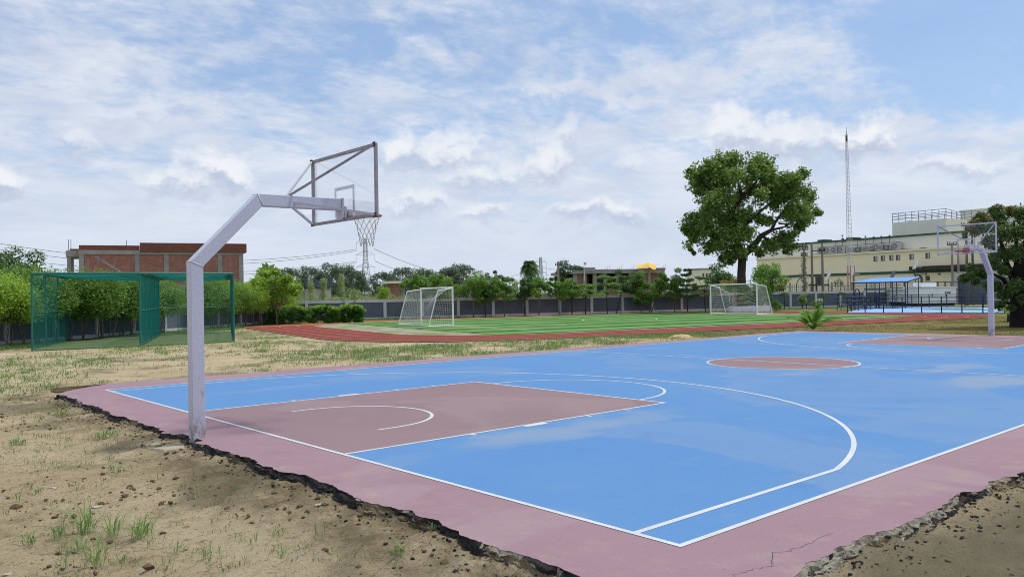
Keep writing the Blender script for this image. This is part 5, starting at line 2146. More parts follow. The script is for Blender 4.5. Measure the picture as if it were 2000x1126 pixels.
def planter_and_gate():
    F = Facade(1432, 73.2, 1503, 73.6)
    root = thing('planter', F.P(F.len / 2, 0, GZ), 'long low white planter wall behind the far goal', 'planter')
    ORG[root] = Vector(F.P(F.len / 2, 0, GZ))
    zt = F.hit(1470, 597)[1]
    F.part('side_panel', 'planter_white', root, 0, F.len * .24 - .01, -0.18, 0, GZ - .1, zt)
    F.part('side_panel', 'planter_white', root, F.len * .24 + .01, F.len, -0.18, 0, GZ - .1, zt)
    F.part('end_panel', 'planter_white', root, F.len - .18, F.len, -1.3, -0.182, GZ - .1, zt)
    F.part('end_panel', 'planter_white', root, 0, .18, -1.3, -0.182, GZ - .1, zt)
    F.part('soil_bed', 'clod', root, .182, F.len - .182, -1.3, -0.184, GZ - .1, zt - .12)
    # grey steel gate in the wall, left of the planter
    s = 44.9
    F = Facade(1413, 81.2, 1440, 81.6)
    g = thing('steel_gate', F.P(F.len / 2, 0, GZ), 'plain grey steel gate in the wall behind the far goal net', 'gate')
    ORG[g] = Vector(F.P(F.len / 2, 0, GZ))
    F.part('gate_leaf', 'wall_grey', g, 0, F.len / 2 - .01, 0.12, 0.2, GZ + .03, 1.52)
    F.part('gate_leaf', 'wall_grey', g, F.len / 2 + .01, F.len, 0.12, 0.2, GZ + .03, 1.52)
    F.part('latch_board', 'wall_pale', g, F.len * .06, F.len * .36, 0.202, 0.24, .75, 1.35)
    # man behind the left end of the planter
    b = at(1436, 600, 75.6)
    b.z = GZ
    t = thing('person', b, 'person in a grey top and orange scarf standing behind the planter', 'person')
    ORG[t] = Vector(b)
    m = MB()
    ff = Vector((CAM_F.x, CAM_F.y, 0)).normalized()
    rr = Vector((CAM_R.x, CAM_R.y, 0)).normalized()
    U = Vector((0, 0, 1))
    hips = b + U * 0.88
    sk_v, sk_e, sk_r = [], [], []

    def jt(p, r, par=None):
        sk_v.append(tuple(p - b))
        sk_r.append(r)
        if par is not None:
            sk_e.append((par, len(sk_v) - 1))
        return len(sk_v) - 1
    h = jt(hips, 0.15)
    ch = jt(b + U * 1.22, 0.16, h)
    sh = jt(b + U * 1.42, 0.14, ch)
    nk = jt(b + U * 1.51, 0.06, sh)
    for s_ in (-1, 1):
        k1 = jt(b + rr * .1 * s_ + U * .82, 0.10, h)
        k2 = jt(b + rr * .12 * s_ + U * .46, 0.07, k1)
        k3 = jt(b + rr * .12 * s_ + U * .08 + ff * .02, 0.05, k2)
        jt(b + rr * .14 * s_ + U * .04 - ff * .16, 0.04, k3)
        a1 = jt(b + rr * .19 * s_ + U * 1.40, 0.065, sh)
        a2 = jt(b + rr * .27 * s_ + U * 1.13, 0.05, a1)
        a3 = jt(b + rr * .20 * s_ + U * .90 - ff * .12, 0.04, a2)
        jt(b + rr * .17 * s_ + U * .82 - ff * .16, 0.035, a3)
    me = bpy.data.meshes.new('body')
    me.from_pydata(sk_v, sk_e, [])
    o = link_mesh('body', me, 'shirt_grey', t)
    sk = o.modifiers.new('skin', 'SKIN')
    for i, r in enumerate(sk_r):
        me.skin_vertices[0].data[i].radius = (r, r)
    me.skin_vertices[0].data[0].use_root = True
    o.modifiers.new('smooth', 'SUBSURF').levels = 1
    m = MB()
    c = b + U * 1.63
    vs = [c + rr * float(v[0] * .085) + ff * float(v[1] * .10) + U * float(v[2] * .125) for v in ICO_V]
    m.add(vs, ICO_F)
    hd = m.build('head', 'skin', t, smooth=True)
    m = MB()
    c = b + U * 1.665 + ff * .02
    vs = [c + rr * float(v[0] * .092) + ff * float(v[1] * .105) + U * float(v[2] * .11) for v in ICO_V]
    m.add(vs, ICO_F)
    m.build('hair', 'hair_dark', hd, smooth=True)
    m = MB()
    m.hexa([b + rr * x + U * z - ff * y for z, x, y in ((.96, -.02, .15), (.96, .17, .15), (.96, .17, .21), (.96, -.02, .21), (1.48, -.14, .13), (1.48, .15, .13), (1.48, .15, .20), (1.48, -.14, .20))])
    m.build('scarf', 'scarf_orange', t)


planter_and_gate()


# ------------------------------------------------------------------ trees
def trunk_paths(m, paths, n=7):
    for pts, r0, r1 in paths:
        k = len(pts)
        m.path(pts, [r0 + (r1 - r0) * i / (k - 1) for i in range(k)], n)


def V3(*a):
    return Vector(a)


def row_tree(seed, h, crown_w, z0, leaf, mat, nleaf, bark='bark_pale', stems=2, lean=0.1, clumps=16, label='', cat='tree', group=None, name='row_tree', rtrunk=0.035, flat=False):
    """young tree: bare thin stems below, dense crown above; origin at its foot"""
    rng = np.random.default_rng(seed)
    root = thing(name, (0, 0, 0), label, cat, group)
    ORG[root] = Vector((0, 0, 0))
    cl = []
    for i in range(clumps):
        a = rng.random() * 6.283
        f = rng.random()
        z = z0 + (h - z0) * (0.12 + 0.8 * f)
        rr = crown_w * 0.5 * math.sqrt(rng.random()) * (1.0 - 0.45 * abs(f - 0.4))
        s = crown_w * (0.20 + 0.12 * rng.random())
        cl.append((rr * math.cos(a), rr * math.sin(a), z, s, s, s * (0.8 if not flat else 0.25), nleaf / clumps))
    m = MB()
    for k in range(stems):
        a = rng.random() * 6.28
        b = V3(0.10 * math.cos(a), 0.10 * math.sin(a), -0.1)
        mid = V3(rng.normal() * lean, rng.normal() * lean, z0 * 0.6)
        t = V3(rng.normal() * crown_w * .12, rng.normal() * crown_w * .12, z0 + (h - z0) * 0.6)
        m.path([b, b.lerp(mid, .5) + V3(rng.normal() * .03, rng.normal() * .03, 0), mid, mid.lerp(t, .5), t], [rtrunk, rtrunk * .9, rtrunk * .8, rtrunk * .6, rtrunk * .3], 6)
        for c in cl[k::stems][:5]:
            m.path([mid.lerp(t, .3), V3(*c[:3])], [rtrunk * .5, rtrunk * .2], 5)
    m.build('trunk', bark, root, smooth=True)
    crown_obj('crown', cl, leaf, mat, root, rng)
    return root


def place(o, p, rz=0, s=1.0, label=None):
    o.location = p
    o.rotation_euler = (0, 0, rz)
    o.scale = (s, s, s)
    if label:
        o['label'] = label




def left_row():
    lab = 'bushy young tree on bare stems along the left wall, '
    gr = 'young trees along the left wall'
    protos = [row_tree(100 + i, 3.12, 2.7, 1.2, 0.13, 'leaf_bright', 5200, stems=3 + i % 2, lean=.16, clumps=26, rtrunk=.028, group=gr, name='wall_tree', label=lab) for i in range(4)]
    used = [False] * 4
    nrm = Vector((LE.y, -LE.x, 0))
    rng = random.Random(5)
    s, i = 3.5, 0
    cnt = {}
    while s < 38.6:
        p = WC - LE * 39.8 + LE * s + nrm * (0.85 + rng.uniform(-.15, .15))
        p.z = GZ
        k = i % 4
        if used[k]:
            o = copy_tree(protos[k])
        else:
            o = protos[k]
            used[k] = True
        d = p.dot(Vector((CAM_F.x, CAM_F.y, 0))) - CAM_POS.dot(Vector((CAM_F.x, CAM_F.y, 0)))
        px = 1000 + FOC * (p - CAM_POS).dot(CAM_R) / max(d, 1)
        if px < -40:
            s += 1.0
            if o is not protos[k]:
                for c in list(o.children):
                    bpy.data.objects.remove(c)
                bpy.data.objects.remove(o)
            else:
                used[k] = False
            continue
        where = 'left of the green cage' if px < 62 else ('behind the green cage' if px < 452 else 'right of the green cage')
        gap = 330 < px < 392
        if gap:                                        # the row opens up here
            s += 0.6
            if used[k] and o is not protos[k]:
                for c in list(o.children):
                    bpy.data.objects.remove(c)
                bpy.data.objects.remove(o)
            i += 1
            continue
        cnt[where] = cnt.get(where, 0) + 1
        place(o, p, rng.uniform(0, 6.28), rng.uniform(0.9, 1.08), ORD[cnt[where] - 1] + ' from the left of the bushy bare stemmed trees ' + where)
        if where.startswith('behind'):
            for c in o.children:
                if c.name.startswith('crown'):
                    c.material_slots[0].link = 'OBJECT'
                    c.material_slots[0].material = MATS['leaf_mid']  # darker leaves behind the cage: net shade put into the leaf colour
        s += rng.uniform(0.85, 1.2)
        i += 1
    # taller dark tree beyond the wall at the very left
    big_round(at(25, 600, 52), 5.6, 4.4, 2.0, 'leaf_dark', 5200, 0.2, 31, 'dark green tree rising behind the left wall row at the frame edge', 'backdrop_tree')


def big_round(p, h, w, z0, mat, n, leaf, seed, label, name='round_tree', clumps=22, bark='bark', group=None, flatten=0.75, rt=0.16):
    rng = np.random.default_rng(seed)
    b = Vector((p.x, p.y, GZ))
    root = thing(name, b, label, 'tree', group)
    ORG[root] = b
    cl = []
    for i in range(clumps):
        d = unit(rng.normal(size=3))
        f = 0.35 + 0.6 * rng.random()
        c = np.array([d[0] * w / 2 * f, d[1] * w / 2 * f, (h + z0) / 2 + d[2] * (h - z0) / 2 * f])
        s = w * (0.13 + 0.10 * rng.random())
        cl.append((b.x + c[0], b.y + c[1], b.z + c[2], s, s, s * flatten, n / clumps))
    m = MB()
    top = b + V3(rng.normal() * .2, rng.normal() * .2, z0 + (h - z0) * .55)
    m.path([b - V3(0, 0, .1), b.lerp(top, .4) + V3(rng.normal() * .08, rng.normal() * .08, 0), top], [rt, rt * .75, rt * .3], 7)
    for c in cl[:9]:
        m.path([b.lerp(top, .55), b.lerp(top, .6).lerp(V3(*c[:3]), .5) + V3(0, 0, .1), V3(*c[:3])], [rt * .4, rt * .28, rt * .1], 5)
    m.build('trunk', bark, root, smooth=True)
    crown_obj('crown', cl, leaf, mat, root, rng)
    return root


left_row()


def back_row():
    gr = 'young trees along the pitch wall'
    specs = [  # px, crown centre y, half width px, half height px, depth, kind, label
        (815, 549, 26, 17, 70.0, 'm', 'broad bright green tree directly behind the nearer goal'),
        (858, 556, 24, 20, 71.0, 'm', 'bushy green tree just right of the nearer goal'),
        (925, 556, 22, 22, 71.5, 'm', 'rounded green tree drooping over the pitch wall, right of the nearer goal'),
        (948, 568, 16, 20, 72.0, 'd', 'dark bushy tree hanging low against the wall left of two close pillars'),
        (985, 560, 24, 19, 72.5, 'm', 'wide light green tree over the wall left of the palm'),
        (1025, 562, 14, 18, 73.5, 'd', 'narrow dark green tree just below the palm tree'),
        (1052, 560, 22, 19, 74.0, 'm', 'dense green tree right under the distant pylon'),
        (1093, 559, 19, 19, 74.5, 'm', 'compact green tree in front of the brown utility pole'),
        (1117, 565, 10, 15, 76.0, 'd', 'slim dark tree at the left end of the half built brick building'),
        (1143, 567, 26, 9, 75.0, 'f', 'low spreading flat topped tree before the brick building'),
        (1186, 556, 22, 13, 76.0, 'f', 'layered flat topped tree before the open floors of the brick building'),
        (1222, 546, 24, 22, 77.5, 'd', 'tall airy dark tree in the middle of the brick building front'),
        (1252, 562, 16, 24, 77.5, 'm', 'drooping bright tree leaning below the yellow tarpaulin'),
        (1268, 574, 18, 16, 78.0, 'm', 'low rounded bright tree right of the leaning stem'),
        (1296, 550, 13, 18, 78.5, 'm', 'upright bright tree at the right end of the brick building'),
        (1318, 552, 15, 24, 79.0, 'm', 'double crowned green tree right of the brick building'),
        (1343, 553, 16, 24, 79.0, 'l', 'dark tiered tree with star shaped layers of branches'),
        (1378, 560, 22, 15, 79.5, 'f', 'light wide topped tree left of the far goal'),
    ]
    mats = {'m': 'leaf_mid', 'd': 'leaf_dark', 'f': 'leaf_mid', 'l': 'leaf_dark'}
    for i, (px, cy, hw, hh, d, kind, lab) in enumerate(specs):
        b = at(px, 600, d - 1.5)
        b = Vector((b.x, b.y, GZ))
        dd = d - 1.5
        w = 2.8 * hw / FOC * dd
        zc = at(px, cy + (3 if kind in 'md' else 0), dd).z
        hz_ = 1.22 * hh / FOC * dd
        rng = np.random.default_rng(300 + i)
        root = thing('wall_tree', b, lab, 'tree', gr)
        ORG[root] = b
        cl = []
        if kind in 'md':
            n = 5200 if kind == 'm' else 3800
            k = 26
            for j in range(k):
                v = unit(rng.normal(size=3)) * (0.3 + .75 * rng.random())
                s = (0.18 + .26 * rng.random()) * min(w / 2, hz_)
                cl.append((b.x + v[0] * w / 2, b.y + v[1] * w / 2, zc + v[2] * hz_, s * 1.1, s * 1.1, s * .85, n / k))
            # dark under-storey hanging lower
        else:
            lay = 3 if kind == 'f' else 6
            for L_ in range(lay):
                z = zc + hz_ * (-.8 + 1.7 * L_ / max(1, lay - 1))
                rad = w / 2 * ((1.0 - .2 * L_) if kind == 'f' else (1.05 - .8 * L_ / lay))
                m_ = 9 if kind == 'f' else 7
                for j in range(m_):
                    a = 6.283 * j / m_ + L_ + rng.random() * .4
                    r = rad * (.35 + .55 * rng.random())
                    s = rad * .34
                    cl.append((b.x + r * math.cos(a), b.y + r * math.sin(a), z + rng.normal() * .05, s, s, .10 + .03 * rng.random(), 2600 / (lay * m_)))
        m = MB()
        lean = V3(rng.normal() * .15, rng.normal() * .15, 0)
        if px in (1222, 1296):
            lean = CAM_R * (0.9 if px == 1222 else 1.2)
            lean.z = 0
        top = V3(b.x, b.y, zc + hz_ * .5)
        foot = b - lean * (1 if px in (1222, 1296) else 0) - V3(0, 0, .1)
        mid = foot.lerp(top, .5) + V3(rng.normal() * .05, rng.normal() * .05, 0)
        m.path([foot, mid, top], [0.055, 0.042, 0.02], 6)
        for c in cl[::3]:
            m.path([foot.lerp(top, .62), V3(*c[:3])], [0.022, 0.01], 4)
        m.build('trunk', 'bark_pale' if kind in 'm' else 'bark', root, smooth=True)
        crown_obj('crown', cl, 0.16 if kind != 'l' else .16, mats[kind], root, rng)
    # small umbrella crowned saplings along the right part of the wall
    for i, (px, cy, d, lab) in enumerate(((1532, 575, 80, 'small dark umbrella crowned sapling right of the far goal'), (1575, 577, 81.5, 'small umbrella sapling beside the white flowered bush'),
                                          (1608, 576, 82.5, 'small umbrella sapling right of the flowering bushes'), (1643, 573.5, 83.5, 'small umbrella sapling just left of the navy railing'))):
        b = at(px, 600, d)
        b = Vector((b.x, b.y, GZ))
        rng = np.random.default_rng(500 + i)
        root = thing('umbrella_sapling', b, lab, 'tree', 'umbrella saplings along the right wall')
        ORG[root] = b
        zc = at(px, cy, d).z
        cl = [(b.x, b.y, zc + .12, .25, .25, .10, 90)]
        for j in range(8):
            a = j * .785
            cl.append((b.x + .32 * math.cos(a), b.y + .32 * math.sin(a), zc + rng.normal() * .04, .22, .22, .07, 80))
        m = MB()
        m.path([b, V3(b.x + .03, b.y, zc * .5), V3(b.x, b.y, zc + .1)], [.04, .035, .02], 6)
        m.build('trunk', 'bark_dark', root)
        crown_obj('crown', cl, .11, 'leaf_dark', root, rng)
    for i, (px, cy, d, lab, pet) in enumerate(((1567, 587, 80, 'rounded bush with white flowers on top, against the right wall', True), (1597.5, 592, 80.5, 'open leafy bush with a few white blooms, against the right wall', True),
                                               (1516, 596, 76, 'small leafy shrub at the right end of the white planter', False))):
        b = at(px, 604, d)
        b = Vector((b.x, b.y, GZ))
        rng = np.random.default_rng(540 + i)
        root = thing('flowering_bush', b, lab, 'bush')
        ORG[root] = b
        zc = at(px, cy, d).z
        cl = [(b.x + rng.normal() * .22, b.y + rng.normal() * .22, zc + rng.normal() * .18, .26, .26, .24, 90) for k in range(9)]
        crown_obj('foliage', cl, .13, 'leaf_mid', root, rng)
        m = MB()
        for k in range(4):
            m.path([b, V3(*cl[k][:3])], [.03, .012], 5)
        m.build('stem', 'bark', root)
        if pet:
            cl = [(b.x + rng.normal() * .25, b.y + rng.normal() * .25, zc + .30 + rng.normal() * .1, .1, .1, .08, 22) for k in range(7)]
            crown_obj('blossom', cl, .09, 'petal_white', root, rng)


back_row()


def hedge_bushes():
    for i, (x0, x1, yb, yt, lab) in enumerate(((523, 603, 633, 597, 'dense trimmed bush in the wall corner, leftmost of three'), (598, 664, 631, 596, 'dense trimmed bush with bright tips, middle of three by the wall'),
                                               (657, 713, 629.5, 595, 'dense rounded bush standing rightmost of three by the wall'))):
        b = gnd((x0 + x1) / 2, yb)
        d = (b - CAM_POS).dot(CAM_F)
        w = (x1 - x0) / FOC * d
        h = (yb - yt) / FOC * d
        root = thing('round_bush', b, lab, 'bush', 'trimmed bushes in the wall corner')
        ORG[root] = Vector(b)
        rng = np.random.default_rng(60 + i)
        rr = Vector((CAM_R.x, CAM_R.y, 0)).normalized()
        ff = Vector((CAM_F.x, CAM_F.y, 0)).normalized()
        cl = []
        for k in range(40):
            u = rng.uniform(-.46, .46)
            v = rng.uniform(-.3, .3) * 1.8
            hh = h * (1 - .35 * (2 * u) ** 4)
            z = hh * (0.12 + .76 * rng.random())
            p = b + rr * (u * w) + ff * (v * .8)
            cl.append((p.x, p.y, b.z + z, .30, .30, .25, 190))
        crown_obj('foliage', cl, .14, 'leaf_bush', root, rng, up=.8)
        m = MB()
        for k in range(7):
            m.path([b + rr * (w * (k / 7 - .43)), V3(*cl[k * 3][:3])], [.035, .015], 5)
        m.build('stem', 'bark', root)
        # brighter leaves on top: sunlight put into the leaf colour
        cl2 = []
        for k in range(22):
            u = -.46 + .92 * k / 21
            p = b + rr * (u * w) + ff * (rng.uniform(-.5, .5))
            cl2.append((p.x, p.y, b.z + h * (1 - .35 * (2 * u) ** 4) * rng.uniform(.86, 1.0), .20, .20, .13, 45))
        crown_obj('sunlit_top_leaves', cl2, .13, 'leaf_bright', root, rng, up=.9)
    # leafy tree in the corner above the bushes, with big simple leaves
    b = at(540, 600, 59.5)
    b = Vector((b.x, b.y, GZ))
    root = thing('broadleaf_tree', b, 'loose tree with large bright leaves where the two walls meet', 'tree')
    ORG[root] = b
    rng = np.random.default_rng(71)
    cl = []
    for px, py, r in ((515, 535, 15), (530, 545, 18), (550, 550, 16), (566, 558, 14), (525, 565, 20), (550, 570, 18), (575, 568, 13), (505, 550, 16), (538, 530, 10), (560, 543, 12), (583, 562, 9), (540, 585, 14)):
        p = at(px, py, 59.5 + rng.normal() * .8)
        s = r / FOC * 59
        cl.append((p.x, p.y, p.z, s, s, s * .75, 150))
    crown_obj('crown', cl, .32, 'leaf_bright', root, rng, aspect=.42, droop=.4)
    m = MB()
    for k in range(9):
        m.path([b, b + V3(0, 0, 1.2), V3(*cl[k][:3])], [.06, .05, .015], 5)
    m.build('trunk', 'bark_pale', root)
    # banana-like blades at its top
    m = MB()
    for k, (dx, dy) in enumerate(((-12, -22), (-4, -24), (6, -18), (14, -20), (-20, -12), (20, -8))):
        a = at(523, 535, 60)
        e = at(523 + dx, 535 + dy, 60 + (k % 3) * .3)
        mid = a.lerp(e, .55) + V3(0, 0, .12)
        s = (e - a).cross(CAM_F).normalized() * .16
        m.add([a, mid + s, e, mid - s], [(0, 1, 2, 3)])
    m.build('long_leaf', 'leaf_mid', root)


hedge_bushes()


def behind_wall_left():
    # feathery pale saplings and scrub just beyond the wall
    gr = 'feathery pale trees beyond the wall'
    for i, (px, ty, w, d, lab) in enumerate(((607, 551, 26, 88, 'pale feathery young tree beyond the wall, beside the dark shed'), (632, 549, 24, 88, 'pale feathery tree beyond the wall, left of the tallest pale one'),
                                             (667, 540, 24, 90, 'tallest pale feathery tree beyond the wall'), (692, 567, 28, 90, 'low pale scrubby tree beyond the wall near the pylon foot'),
                                             (750, 565, 24, 82, 'small bright bush spilling over the pitch wall top'))):
        b = at(px, 580, d)
        b = Vector((b.x, b.y, GZ))
        root = thing('feathery_tree' if px != 750 else 'spilling_bush', b, lab, 'tree' if px != 750 else 'bush', gr if px != 750 else None)
        ORG[root] = b
        rng = np.random.default_rng(80 + i)
        zt = at(px, ty, d).z
        ww = w / FOC * d
        cl = []
        for k in range(22):
            f = rng.random() ** .8
            z = .8 + (zt - .8) * f
            if px == 750:
                z = 1.2 + (zt - 1.2) * f
            rad = ww * .5 * (1.05 - .85 * f) if px not in (750, 692) else ww * .42
            a = rng.random() * 6.28
            cl.append((b.x + rad * math.cos(a) * rng.random(), b.y + rad * math.sin(a) * rng.random(), z, .38, .38, .5, 85))
        crown_obj('crown', cl, .17, 'leaf_pale' if px != 750 else 'leaf_bright', root, rng, aspect=.28)
        m = MB()
        m.path([b, V3(b.x, b.y, zt - .3)], [.06, .015], 5)
        for c in cl[::3]:
            m.path([V3(b.x, b.y, max(0, c[2] - .6)), V3(*c[:3])], [.02, .006], 4)
        m.build('trunk', 'bark_pale', root)
    rng = np.random.default_rng(95)
    cl = []
    for px in np.linspace(585, 800, 60):
        p = at(px + rng.normal() * 3, 582, 84 + rng.random() * 12)
        cl.append((p.x, p.y, 1.0 + rng.random() * .9, .7, .7, .5, 70))
    o = crown_obj('scrub', cl, .2, 'leaf_pale', None, rng, aspect=.25)
    props(o, 'pale dry scrub showing just over the pitch wall', 'scrub', kind='stuff')


behind_wall_left()


def far_woods():
    gr = 'tall grey green trees far beyond the wall'
    # protos: four crowns shared between the trees
    protos = []
    for v in range(5):
        rng = np.random.default_rng(700 + v)
        root = thing('distant_tree', (0, 0, 0), 'x', 'tree', gr)
        ORG[root] = Vector((0, 0, 0))
        H = 10.0
        cl = []
        k = 26 if v < 3 else 16
        for j in range(k):
            f = rng.random()
            z = 2.2 + 7.6 * f
            rad = (2.6 if v < 3 else 1.5) * (1.0 - .5 * abs(f - .45) * 2) * math.sqrt(rng.random())
            a = rng.random() * 6.28
            s = (.85 + .6 * rng.random()) * (1 if v < 3 else .62)
            cl.append((rad * math.cos(a), rad * math.sin(a), z, s, s, s * .85, 2600 / k))
        crown_obj('crown', cl, .42, 'leaf_far', root, rng)
        m = MB()
        m.path([V3(0, 0, -.2), V3(.1, .1, 4), V3(0, 0, 8.5)], [.2, .15, .05], 6)
        for c in cl[::2]:
            m.path([V3(0.05, 0.05, max(1.5, c[2] - 1.6)), V3(*c[:3])], [.07, .02], 4)
        m.build('trunk', 'bark_pale', root)
        protos.append(root)
    used = [False] * 5
    rng = random.Random(8)
    #  px, top y
    tops = [(540, 527), (556, 524), (572, 523), (588, 527), (602, 520), (616, 523), (628, 521), (645, 514), (660, 520), (669, 513), (683, 519), (696, 528), (706, 524), (733, 536), (748, 530), (762, 526),
            (778, 524), (793, 521), (806, 526), (818, 524), (832, 526), (845, 522), (858, 529), (872, 522), (885, 511), (897, 516), (912, 517), (930, 535)]
    thin = [(950, 520), (966, 526), (985, 525), (974, 535)]
    cnt = {}
    for i, (px, ty) in enumerate(tops + thin):
        d = 150 + rng.uniform(-14, 22)
        k = (i * 2) % 3 if i < len(tops) else 3 + i % 2
        if used[k]:
            o = copy_tree(protos[k])
        else:
            o = protos[k]
            used[k] = True
        b = at(px, 580, d)
        h = at(px, ty, d).z - GZ
        where = 'left of the pylon' if px < 715 else ('between the pylon and the nearer goal' if px < 850 else ('right of the nearer goal' if px < 940 else 'thinly leaved, left of the palm'))
        cnt[where] = cnt.get(where, 0) + 1
        place(o, (b.x, b.y, GZ), rng.uniform(0, 6.28), h / 10.3, ORD[cnt[where] - 1] + ' from left of the tall far trees ' + where)
    for k in range(5):
        if not used[k]:
            for c in list(protos[k].children):
                bpy.data.objects.remove(c)
            bpy.data.objects.remove(protos[k])
    # continuous low wood behind everything
    rng = np.random.default_rng(90)
    cl = []
    for px in np.linspace(-60, 1480, 330):
        d = 185 + rng.random() * 60
        p = at(px, 575, d)
        hh = (3.2 + 2.5 * rng.random()) if px < 950 else (1.6 + 1.2 * rng.random())
        for q in range(2):
            cl.append((p.x + rng.normal(), p.y + rng.normal(), hh * (.35 + .5 * q), 1.9, 1.9, 1.5, 55))
    o = crown_obj('far_wood', cl, .6, 'leaf_far', None, rng)
    props(o, 'continuous dark wood along the skyline beyond the wall', 'wood', kind='stuff')


far_woods()


def palm(b, zt, rad, n, label, mat, name, seed, trunk_r=.22, droop=1.0, leaflen=.55, elev=(.1, 1.35), nleaf=22):
    root = thing(name, b, label, 'palm')
    ORG[root] = Vector(b)
    rng = np.random.default_rng(seed)
    m = MB()
    c = V3(b.x, b.y, zt)
    if c.z - b.z > .3:
        m.path([b - V3(0, 0, .1), b.lerp(c, .5), c], [trunk_r * 1.2, trunk_r, trunk_r * .8], 8)
        m.build('trunk', 'bark', root)
    for k in range(n):
        a = 6.283 * k / n + rng.random() * .5
        el = rng.uniform(*elev)
        m = MB()
        spine = []
        L = rad * rng.uniform(.8, 1.1)
        dir_ = V3(math.cos(a) * math.cos(el), math.sin(a) * math.cos(el), math.sin(el))
        for j in range(8):
            f = j / 7
            spine.append(c + dir_ * (L * f) - V3(0, 0, droop * L * .75 * f * f))
        m.path(spine, [.03 * rad * (1 - .8 * j / 7) + .004 for j in range(8)], 4)
        side = dir_.cross(V3(0, 0, 1)).normalized()
        for j in range(nleaf):
            f = .12 + .88 * j / nleaf
            i0 = min(6, int(f * 7))
            p = spine[i0].lerp(spine[i0 + 1], f * 7 - i0)
            t = (spine[i0 + 1] - spine[i0]).normalized()
            for s in (-1, 1):
                ll = leaflen * rad * (1 - .75 * abs(f - .4)) * .55
                tip = p + (side * s * .8 + t * .7).normalized() * ll - V3(0, 0, ll * .35)
                w = t * ll * .065
                m.add([p - w, p + w, tip], [(0, 1, 2)])
        m.build('frond', mat, root)


palm(Vector((at(1035, 560, 140).x, at(1035, 560, 140).y, GZ)), at(1035, 516, 140).z, 1.9, 80, 'tall palm tree with a shaggy round head on the skyline', 'leaf_dark', 'palm_tree', 12, .3, 1.05, nleaf=26, elev=(-1.3, 1.45), leaflen=.9)
palm(gnd(1588, 646), GZ + 0.12, 1.75, 16, 'small feathery palm growing behind the far corner of the blue court', 'leaf_mid', 'small_palm', 14, .06, .62, nleaf=26, elev=(.65, 1.5), leaflen=.5)
palm(gnd(1972, 628), GZ + 0.5, 1.0, 11, 'potted palm like plant beside the right hand trunk', 'leaf_mid', 'potted_plant', 15, .13, .8, nleaf=16)
big_round(at(1113, 570, 130), at(1113, 502, 130).z, 4.2, 1.6, 'leaf_far', 4200, .36, 44, 'dark dense tree beside the flag, left of the brick building', 'skyline_tree', clumps=26)
big_round(at(1410, 560, 104), at(1410, 508, 104).z, 4.4, 1.0, 'leaf_dark', 3200, .3, 45, 'dark tree behind the left side of the big trunk', 'backdrop_tree')
big_round(at(1503, 560, 87), at(1503, 506, 87).z, 4.0, .9, 'leaf_mid', 3800, .24, 46, 'bright rounded tree right of the big trunk, before the factory', 'backdrop_tree')
big_round(at(1530, 560, 86), at(1530, 545, 86).z, 1.4, .8, 'leaf_mid', 500, .2, 47, 'low leafy growth at the left end of the picket fence', 'low_bush', clumps=8)


def dry_bush():
    b = at(1640, 570, 90)
    b = Vector((b.x, b.y, GZ))
    root = thing('dry_bush', b, 'bare grey dry bush in front of the picket fence', 'bush')
    ORG[root] = b
    rng = np.random.default_rng(48)
    rr = Vector((CAM_R.x, CAM_R.y, 0)).normalized()
    cl = []
    m = MB()
    for k in range(26):
        x = rng.uniform(-1.6, 1.3)
        zt = 1.2 + 1.8 * math.exp(-((x + .1) / .8) ** 2) * rng.uniform(.7, 1)
        p = b + rr * float(x)
        cl.append((p.x, p.y, zt, .16, .16, .32, 26))
        m.path([b + rr * float(x * .3), V3(p.x, p.y, zt)], [.03, .01], 4)
    m.build('stem', 'bark_pale', root)
    crown_obj('foliage', cl, .16, 'leaf_dry', root, rng, aspect=.3)


dry_bush()


